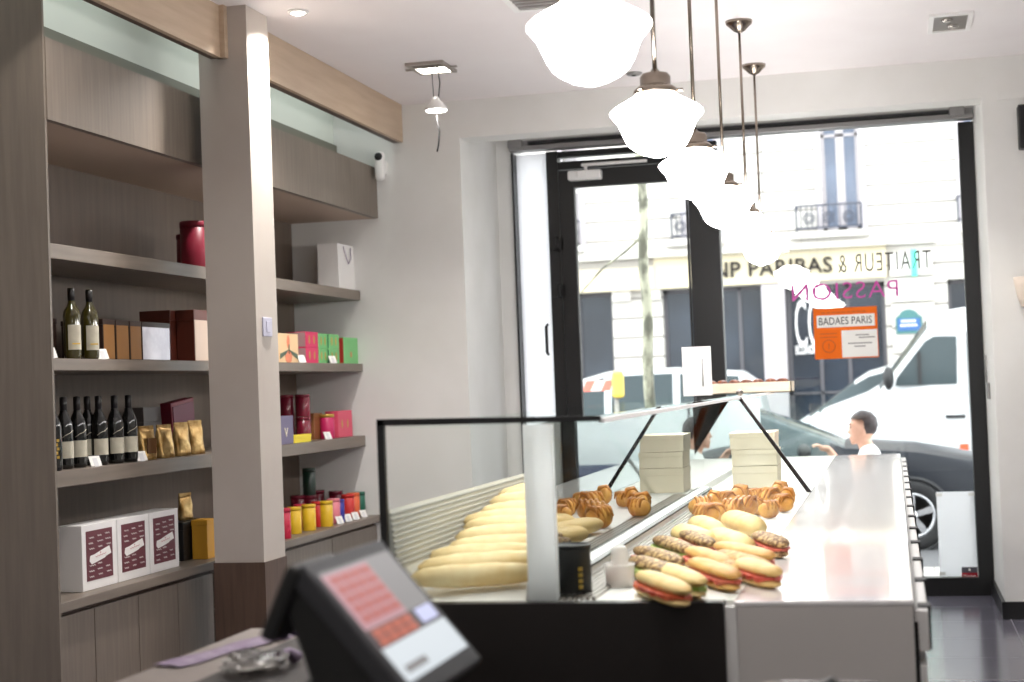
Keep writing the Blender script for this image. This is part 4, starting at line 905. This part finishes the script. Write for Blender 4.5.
# ------------------------------------------------------------------ building across the street
YB = 27.0
stone = brickmat('facade_stone', (200,196,190), (196,191,185), (104,98,94), 60, .335, .016, .8, rot=(PI/2,0,0))
stonep = mat('facade_plain', (200,196,190), .8, rgb2=(194,189,183), scale=1.5)
creamb = mat('sign_band_cream', (206,194,166), .7)
panes = mat('shop_pane_dark', (50,58,70), .15, rgb2=(34,40,50), scale=1.2, spec=.35)
panel = mat('pane_light', (104,116,138), .2, rgb2=(84,94,114), scale=1.5); frameg = mat('shopfront_grey', (176,170,174), .5)
def xb(px, y=300): return at(1, YB, px, y).x
def zb(px, py): return at(1, YB, px, py).z
t = thing('street_building', 'pale stone building with a shopfront across the street', 'building', (-2, YB, ZS))
def LB(b): bmesh.ops.translate(b.bm, vec=(2, -YB, -ZS), verts=b.bm.verts[:]); return b
holes = [(xb(575),xb(612),.25,3.03),(xb(662),xb(786),.25,3.02),(xb(786),xb(885),.25,2.98),(xb(948),xb(985),.25,2.95),(xb(520),xb(548),.25,3.03),
         (-1.02,-.40,3.85,6.2),(xb(690),xb(722),3.85,6.2),(xb(568),xb(583),3.85,6.2),(1.25,1.95,3.85,6.2),(3.0,3.8,.25,3),(-9.0,-7.8,.25,3.0)]
b = MB(); wall_cells(b, -13, 9, ZS, 10.5, holes, YB, YB+.45); LB(b).build('stone_wall', stone, t)
def window_unit(i, h, m, kind):
    fr = MB(); y0, y1 = YB+.22, YB+.30; x0, x1, z0, z1 = h
    for (a,c,e,f_) in ((x0,x0+.06,z0,z1),(x1-.06,x1,z0,z1),(x0,x1,z1-.07,z1),(x0,x1,z0,z0+.08)): fr.box(a,c,y0,y1,e,f_)
    if kind == 'shop':
        if x1-x0 > 1.2:
            for f in (.33,.62): fr.box(x0+(x1-x0)*f-.03,x0+(x1-x0)*f+.03,y0,y1,z0,z1)
        fr.box(x0,x1,y0,y1,z0+.9,z0+.94)
    else:
        mx_ = (x0+x1)/2; fr.box(mx_-.07,mx_+.07,y0,y1,z0,z1); fr.box(x0,x1,y0,y1,z1-.75,z1-.70)
        fr.box(x0-.1,x0,YB-.04,YB+.05,z0,z1); fr.box(x1,x1+.1,YB-.04,YB+.05,z0,z1)
    f = LB(fr).build('window', frameg if kind != 'shop' else mat('shopfront_mid',(84,82,88),.5), t)
    LB(MB().box(x0+.05,x1-.05,y0+.03,y0+.05,z0+.05,z1-.05)).build('pane', m, f)
for i, h in enumerate(holes): window_unit(i, h, panel if h[2] > 3 else panes, 'flat' if h[2] > 3 else 'shop')
LB(MB().box(xb(762),xb(785),YB-.10,YB+.05,ZS,3.02)).build('shop_pilaster', frameg, t)
zc0, zc1 = zb(780,254), zb(780,243)
b = MB(); b.box(-13,xb(893),YB-.28,YB,3.56,3.66); b.box(-13,xb(893),YB-.18,YB,3.66,3.78); b.box(xb(893),9,YB-.14,YB,3.56,3.74); LB(b).build('cornice', stonep, t)
LB(MB().box(xb(662)-.1,xb(888),YB-.13,YB,3.03,3.56)).build('sign_band', creamb, t)
LB(MB().box(xb(560),xb(662)-.1,YB-.16,YB,3.03,3.42)).build('stone_frieze', mat('frieze_cream',(202,190,166),.7), t)
for px in (622,652): LB(MB().box(xb(px)-.16,xb(px)+.16,YB-.1,YB,2.86,3.03)).build('pier_capital', stonep, t)
ink2 = mat('sign_ink', (44,40,40), .7, spec=.1)
x0, x1 = xb(703), xb(834); zz = zb(770,269)
o = text('sign_lettering', 'BNP PARIBAS', .36, ink2, t, T((x0+x1)/2+2,-.15,zz-ZS)@FACE_Y, .02, x1-x0, 1.05, .004)
def balcony(x0, x1, z0, z1):
    b = MB(); y = YB-.30
    b.box(x0,x1,y-.02,y+.02,z1-.03,z1); b.box(x0,x1,y-.015,y+.015,z0+.05,z0+.08)
    for s in (x0, x1-.03): b.box(s,s+.03,y,YB,z1-.03,z1); b.box(s,s+.03,y-.015,y+.015,z0,z1)
    n = int((x1-x0)/.09)
    for k in range(1,n): xx = x0+(x1-x0)*k/n; b.box(xx-.008,xx+.008,y-.008,y+.008,z0+.06,z1-.02)
    for f in (.2,.5,.8):
        xx = x0+(x1-x0)*f
        for r in (.05,.09): b.tube([(xx+r*math.cos(a*PI/6),y,(z0+z1)/2+r*math.sin(a*PI/6)) for a in range(13)], .012, 5)
    r = LB(b).build('balcony_railing', mat('iron_bluegrey',(62,66,80),.6), t)
    LB(MB().box(x0-.1,x1+.1,YB-.34,YB,z0-.10,z0)).build('balcony_slab', stonep, t)
balcony(-1.46,-.38,3.83,4.28); balcony(xb(676),xb(722),3.83,4.28); balcony(xb(560),xb(583),3.83,4.28); balcony(1.12,2.1,3.83,4.28)
# quoin pier, street name plate, green sign, shop lettering
b = MB()
for k in range(8): b.box(xb(891),xb(934),YB-.10,YB,.1+k*.42,.1+k*.42+.38)
LB(b).build('quoin_blocks', stonep, t)
q = at(1, YB-.12, 909, 322)
pl = thing('street_name_plate', 'blue arched street name plate on the stone pier across the street', 'sign', (q.x, YB-.125, q.z))
pts = [(-.21,-.19),(.21,-.19),(.21,.08)]+[(.21*math.cos(a*PI/10)*.75, .08+.13*math.sin(a*PI/10)) for a in range(1,10)]+[(-.21,.08)]
MB().prism(pts,1,-.0,.02).build('plate', mat('plate_green',(60,112,112),.4), pl); MB().box(-.18,.18,-.006,.0,-.14,.06).build('blue_field', mat('plate_blue',(44,92,150),.4), pl)
b = MB()
for (z,wd) in ((.0,.24),(-.07,.28)): 
    for k in range(5): b.box(-wd/2+k*wd/5,-wd/2+k*wd/5+wd*.14,-.012,-.006,z,z+.035)
b.build('white_letters', white, pl)
q = at(1, YB-.2, 914, 262)
gs = thing('pharmacy_sign', 'slim turquoise vertical sign on the stone pier across the street', 'sign', (q.x, YB-.16, q.z))
MB().box(-.045,.045,-.03,.03,-.23,.21,bev=.01).build('panel', mat('turquoise',(86,224,196),.4), gs); b = MB(); b.box(-.01,.01,.0,.06,.12,.15); b.box(-.01,.01,.0,.06,-.15,-.12); b.build('bracket', steel, gs)
q0 = at(1, YB+.2, 796, 332); q1 = at(1, YB+.2, 850, 332)
o = text('shop_lettering', 'CO', .9, vinw, None, FACE_Y, .01, (xb(822)-xb(795)), 1.0, .0); o.location = (at(1,YB,808,326).x, YB+.20, at(1,YB,808,326).z)
xs = [v.co.z for v in o.data.vertices]; kz = .82/(max(xs)-min(xs))
for v in o.data.vertices: v.co.z *= kz
tag(o, 'tall white letters on the dark shop glass across the street, left of the orange poster', 'lettering')
o = text('shop_lettering', 'ECONOMIE', .2, vinw, None, FACE_Y, .01, xb(822)-xb(796), 1.0, .006); o.location = (at(1,YB,808,350).x, YB+.20, at(1,YB,808,350).z)
tag(o, 'small white lettering below the tall letters across the street', 'lettering')
# ------------------------------------------------------------------ tree and barrier
bark = mat('plane_bark', (178,178,158), .8, rgb2=(98,98,86), scale=10, stretch=(1,1,.6), bump=.4, lo=.42, hi=.58)
q = at(1, 12.6, 646, 300)
t = thing('young_street_tree', 'slim mottled tree trunk on the pavement outside the door', 'tree', (q.x, 12.6, ZS))
rnd = random.Random(11); pts = [(.01*math.sin(k*1.7),.01*math.cos(k*2.1),k*.25) for k in range(18)]
MB().tube(pts, [.05-.001*k for k in range(18)], 12).build('trunk', bark, t)
b = MB(); b.tube([(0,0,2.75),(-.16,.02,2.62),(-.34,.0,2.5),(-.55,.05,2.3)], [.012,.010,.008,.004], 6)
for k in range(6): a = k*1.05; b.tube([(0,0,3.5+.12*k),(.35*math.cos(a),.35*math.sin(a),4.1+.1*k),(.8*math.cos(a),.8*math.sin(a),4.6+.1*k)], [.02,.014,.006], 6)
b.build('branches', bark, t)
lv = MB(); lm = mat('leaf', (150,176,84), .6, rgb2=(120,150,70), scale=3)
for k in range(260):
    a = rnd.uniform(0,2*PI); r = rnd.uniform(.1,1.0); p = Vector((r*math.cos(a), r*math.sin(a), rnd.uniform(4.1,5.3))); u = Vector((rnd.uniform(-1,1),rnd.uniform(-1,1),rnd.uniform(-1,1))).normalized()*.06; v = u.orthogonal().normalized()*.035
    lv.geo([p-u,p+v,p+u,p-v],[[0,1,2,3]])
lo_ = lv.build('leaves', lm, t)
q = at(1, 14.6, 618, 385)
t = thing('street_barrier', 'road works barrier with a yellow lamp and pale red striped board outside', 'barrier', (q.x, 14.6, ZR)); zz = q.z-ZR
MB().box(-.75,-.03,-.015,.015,zz-.05,zz+.05).build('board', mat('barrier_pale',(238,214,206),.6), t)
b = MB()
for k in range(4): b.prism([(-.70+.18*k,zz-.05),(-.62+.18*k,zz-.05),(-.57+.18*k,zz+.05),(-.65+.18*k,zz+.05)],1,-.018,-.015)
b.build('red_stripes', mat('stripe_red',(226,120,104),.6), t)
MB().box(-.055,.055,-.04,.04,zz-.12,zz+.13,bev=.03).build('yellow_lamp', mat('lamp_yellow',(236,206,90),.5), t)
b = MB()
for x in (-.02,-.7): b.tube([(x,0,zz-.05),(x,0,.02)], .02, 8); b.box(x-.05,x+.05,-.3,.3,0,.04)
b.build('posts', alum, t)
# ------------------------------------------------------------------ vehicles
carglass = mat('car_glass', (52,64,68), .1, spec=.3); tyre = mat('tyre', (26,26,28), .8); rimm = mat('rim', (190,190,194), .3, .8); trimd = mat('car_trim', (30,31,34), .5)
lampm = mat('headlamp', (214,222,230), .1, coat=1); redl = mat('tail_lamp', (170,30,30), .2, coat=.5)
def wheel(par, x, y, r, sgn):
    w_ = MB().lathe([(r*.62,-.10),(r*.92,-.105),(r,-.08),(r,.08),(r*.92,.105),(r*.62,.10)], seg=32, mtx=T(x,y,r)@RX(PI/2)).build('wheel', tyre, par)
    m = T(x,y,r)@RX(PI/2*sgn)
    b = MB(); b.lathe([(r*.66,.07),(r*.66,.10),(r*.60,.105),(r*.58,.07)], seg=32, mtx=m); b.lathe([(.0,.085),(r*.16,.09),(r*.14,.10),(.0,.104)], seg=16, mtx=m)
    for k in range(5): b.prism([(-r*.07,r*.1),(r*.07,r*.1),(r*.10,r*.62),(-r*.10,r*.62)],2,.07,.095,mtx=m@RZ(2*PI*k/5))
    b.build('rim', rimm, w_)
    MB().lathe([(.0,.03),(r*.6,.03),(r*.6,.06),(.0,.06)], seg=24, mtx=m).build('brake_disc', trimd, w_)
def vehicle(name, lab, loc, rz, st, hw, paint, wheels, wr, zsill, glassiv, wsiv, lamps, cat='car', handle=(), mirror=None, sillm=None, arch=True):
    """st: list of (x, z_belt, z_edge, z_top, width factor, roof width factor)"""
    t = thing(name, lab, cat, loc, rz)
    S_ = []
    for (x, zb_, ze, zt, wf_, rf) in st:
        half = [(hw*wf_*.93, zsill), (hw*wf_, zsill+.18), (hw*wf_*1.0, zsill+(zb_-zsill)*.62), (hw*wf_*.975, zb_), (hw*wf_*rf, ze), (hw*wf_*rf*.72, zt), (0, zt+.012)]
        S_.append([Vector((x, w_, z)) for w_, z in half]+[Vector((x, -w_, z)) for w_, z in half[-2::-1]])
    n = len(S_[0]); body = MB(); gl = MB(); V = [p for s in S_ for p in s]
    bf = []; gf = []
    for i in range(len(S_)-1):
        for k in range(n-1):
            q_ = [i*n+k,(i+1)*n+k,(i+1)*n+k+1,i*n+k+1]
            (gf if (k in (3, n-5) and i in glassiv) or (i in wsiv and 3 < k < n-5) else bf).append(q_)
        bf.append([i*n, i*n+n-1, (i+1)*n+n-1, (i+1)*n])
    bf.append(list(range(n))[::-1]); bf.append([(len(S_)-1)*n+k for k in range(n)])
    body.geo(V, bf, None, True); bo = body.build('body', paint, t)
    ang = bo.modifiers.new('b', 'EDGE_SPLIT'); ang.split_angle = .6
    g2 = MB(); g2.geo(V, gf, None, True); bmesh.ops.delete(g2.bm, geom=[v for v in g2.bm.verts if not v.link_faces], context='VERTS'); g2.build('windows', carglass, t)
    for x in wheels:
        for s in (-1, 1):
            wheel(t, x, s*(hw-.085), wr, -1 if s > 0 else 1)
            if arch: MB().lathe([(wr*1.02,-.02),(wr*1.13,-.02),(wr*1.13,.016),(wr*1.02,.016),(wr*1.02,-.02)], seg=32, mtx=T(x, s*(hw*.985), wr)@RX(PI/2*-s)).build('wheel_arch', trimd, t)
    for (x0, x1, y0, y1, z0, z1, m, nm) in lamps:
        for s in (-1, 1): MB().box(x0, x1, s*y0, s*y1, z0, z1, bev=.02).build(nm, m, t)
    for (x, z) in handle:
        for s in (-1, 1): MB().box(x-.09, x+.09, s*hw*1.0-.012, s*hw*1.0+.012, z-.014, z+.014, bev=.006).build('door_handle', trimd, t)
    if mirror:
        for s in (-1, 1):
            b = MB(); b.ball((mirror[0], s*(hw+.10), mirror[1]), .1, None, (.7,1,mirror[2] if len(mirror) > 2 else .75), 14); b.box(mirror[0]-.03, mirror[0]+.03, s*(hw-.1), s*(hw+.08), mirror[1]-.05, mirror[1]-.02); b.build('wing_mirror', trimd, t)
    if sillm: 
        for s in (-1, 1): MB().box(st[0][0]+.3, st[-1][0]-.4, s*hw*.995-.01, s*hw*.995+.012, zsill+.16, zsill+.40, bev=.005).build('side_moulding', sillm, t)
    return t
dkpaint = mat('dark_car_paint', (20,24,32), .3, spec=.2); wpaint = mat('white_car_paint', (208,210,212), .25, coat=.3)
sedan = [(-2.25,.72,.80,.82,.86,.9),(-2.15,.9,1.02,1.04,.95,.9),(-2.0,.95,1.12,1.15,.99,.86),(-1.9,.96,1.18,1.22,1,.84),(-1.35,.96,1.38,1.43,1,.79),(-1.25,.96,1.39,1.45,1,.79),(-.68,.95,1.42,1.48,1,.78),(-.58,.95,1.42,1.48,1,.78),(-.25,.94,1.38,1.45,1,.78),(-.05,.94,1.32,1.38,1,.80),(.66,.93,1.06,1.11,1,.86),(.8,.92,1.0,1.05,1,.9),(1.5,.86,.94,.99,.98,.9),(2.1,.74,.82,.87,.9,.9),(2.32,.55,.62,.66,.74,.9)]
carX = at(1, 15.9, 912, 505).x
vehicle('parked_car', 'dark grey car parked right outside, seen through and beside the glass case', (carX-1.42, 16.85, ZR), 0, sedan, .9, dkpaint, (1.42,-1.33), .335, .2, (3,5,7,8,9), (3,9,10), [(1.98,2.24,.52,.80,.62,.76,lampm,'headlamp'),(-2.26,-2.08,.5,.80,.72,.86,redl,'tail_lamp')], handle=((-.25,.80),(-1.05,.82)), mirror=(.42,.99))
mpv = [(-2.1,.8,1.0,1.05,.9,.9),(-2.0,1.0,1.45,1.5,.97,.86),(-1.75,1.02,1.62,1.68,1,.84),(-.9,1.02,1.68,1.75,1,.83),(-.8,1.02,1.69,1.76,1,.83),(.1,1.01,1.68,1.75,1,.83),(.2,1.01,1.67,1.74,1,.83),(.75,1.0,1.55,1.61,1,.84),(.95,1.0,1.45,1.50,1,.85),(1.45,.98,1.13,1.17,1,.88),(1.6,.95,1.04,1.08,.99,.9),(1.95,.82,.92,.96,.94,.9),(2.15,.62,.72,.75,.8,.9)]
mpv = [(a, b_*1.03, c*(1+.09*(c > 1)), d*(1+.09*(d > 1)), e, f) for a, b_, c, d, e, f in mpv]
def mpvcar(lab, x, y): return vehicle('parked_car', lab, (x, y, ZR), PI, mpv, .88, wpaint, (1.3,-1.3), .33, .22, (2,4,6,7,8), (8,9), [(1.82,2.08,.5,.76,.68,.84,lampm,'headlamp'),(-2.12,-1.98,.55,.8,.8,1.05,redl,'tail_lamp')], handle=((-.2,.88),(-1.0,.88)), mirror=(1.1,1.06))
mpvcar('white car across the street behind the tree trunk', at(1,23.6,768,380).x-2.1, 23.6)
mpvcar('white car across the street behind the van bonnet', at(1,23.6,782,380).x+2.0, 23.6)
van = [(-2.75,1.2,2.3,2.4,.96,.86),(-2.65,1.3,2.42,2.5,1,.88),(-.2,1.5,2.44,2.53,1,.88),(-.1,1.5,2.44,2.53,1,.88),(.55,1.5,2.42,2.52,1,.88),(.68,1.5,2.41,2.51,1,.88),(.98,1.5,2.36,2.47,1,.87),(1.12,1.5,2.26,2.38,1,.86),(1.74,1.42,1.50,1.57,.99,.88),(1.9,1.34,1.42,1.48,.99,.9),(2.45,1.12,1.22,1.29,.95,.9),(2.72,.8,.92,.98,.86,.9),(2.8,.5,.6,.64,.8,.9)]
vx = at(1, 20.4, 880, 430).x
vt = vehicle('white_van', 'white delivery van across the street facing left', (vx+1.75, 21.35, ZR), PI, van, .98, wpaint, (1.75,-1.75), .35, .28, (), (7,), [(2.42,2.70,.62,.88,.92,1.12,lampm,'headlamp')], cat='van', mirror=(1.62,1.66,1.5), sillm=mat('navy_moulding',(74,80,104),.6))
wn = MB()
for s in (-1,1):
    pts = [(.80,1.56),(.78,2.15),(1.05,2.16),(1.16,2.10),(1.52,1.66),(1.54,1.56)]
    V = []
    for (x, z) in pts:
        f = (z-1.5)/(2.4-1.5); V.append((x, s*(.98*(.975-.095*f)+.012), z))
    wn.geo(V, [list(range(len(V)))])
wn.build('door_window', carglass, vt)
b = MB()
for s in (-1,1):
    for (x, z0, z1) in ((1.24,1.58,1.98),): b.box(x-.02,x+.02,s*.92,s*.978,z0,z1)
    b.box(.64,.66,s*.90,s*.990,.5,2.2); b.box(.72,.95,s*.985,s*.999,1.14,1.18)
b.build('door_seams', trimd, vt)
for s in (-1,1): MB().box(.70,.80,s*.99-.006,s*.99+.012,.74,.82,bev=.004).build('orange_marker', mat('marker_orange',(230,90,50),.4), vt)
# ------------------------------------------------------------------ light
wd = bpy.data.worlds.new('world'); bpy.context.scene.world = wd; wd.use_nodes = True
wd.node_tree.nodes['Background'].inputs['Color'].default_value = (.95,.975,1,1); wd.node_tree.nodes['Background'].inputs['Strength'].default_value = 3.0
def spot(name, loc, tgt, e, size=1.2, blend=.6, r=.04, col=(1,.95,.9)):
    l = bpy.data.lights.new(name, 'SPOT'); l.energy = e; l.spot_size = size; l.spot_blend = blend; l.shadow_soft_size = r; l.color = col
    o = bpy.data.objects.new(name, l); C.objects.link(o); o.location = loc
    o.rotation_euler = (Vector(tgt)-Vector(loc)).to_track_quat('-Z', 'Y').to_euler(); return o
for y, e in ((7.109, 150),(5.3, 22),(3.5, 20)): spot('downlight', (-2.66, y, 3.258), (-2.75, y+.05, 0), e, 2.45)
spot('downlight', (.37, 8.63, 3.2), (.3, 8.6, 0), 40, 1.9); spot('downlight', (-2.44, 8.6, 3.0), (-2.44, 8.6, 0), 12, 2.2)
def strip(name, loc, sx, sy, e, rot=(0,0,0), col=(1,1,1)):
    l = bpy.data.lights.new(name, 'AREA'); l.shape = 'RECTANGLE'; l.size = sx; l.size_y = sy; l.energy = e; l.color = col
    o = bpy.data.objects.new(name, l); C.objects.link(o); o.location = loc; o.rotation_euler = rot; return o
# cove strips hidden behind the beams, washing the fascia
strip('cove_light', (-3.03, 4.6, 3.262), .03, 4.4, 3.2, (0, PI*.42, 0), (.86,1,.97))
strip('cove_light', (-3.03, 8.43, 3.262), .03, 2.4, 1.8, (0, PI*.42, 0), (.86,1,.97))
strip('case_led_and_fill', (-.69, 5.3, 1.352), .04, 3.2, 5, (0, PI*-.0, 0), (1,.98,.95))
strip('case_led_and_fill', (-.69, 8.6, 1.352), .04, 2.9, 5, (0, 0, 0), (1,.98,.95))
strip('case_led_and_fill', (-1.0, 5.3, 1.352), .03, 3.2, 1.5, (0, 0, 0), (1,.98,.95))  # extra fill strip, added to brighten the baguette side
# unseen fill lights added behind the photographer
for x, y in ((-1.6,.2),(.9,.2),(-1.6,-1.6),(.9,-1.6)): strip('fill_light', (x, y, CEIL-.03), .5, .5, 7, (0,0,0), (1,.96,.9))
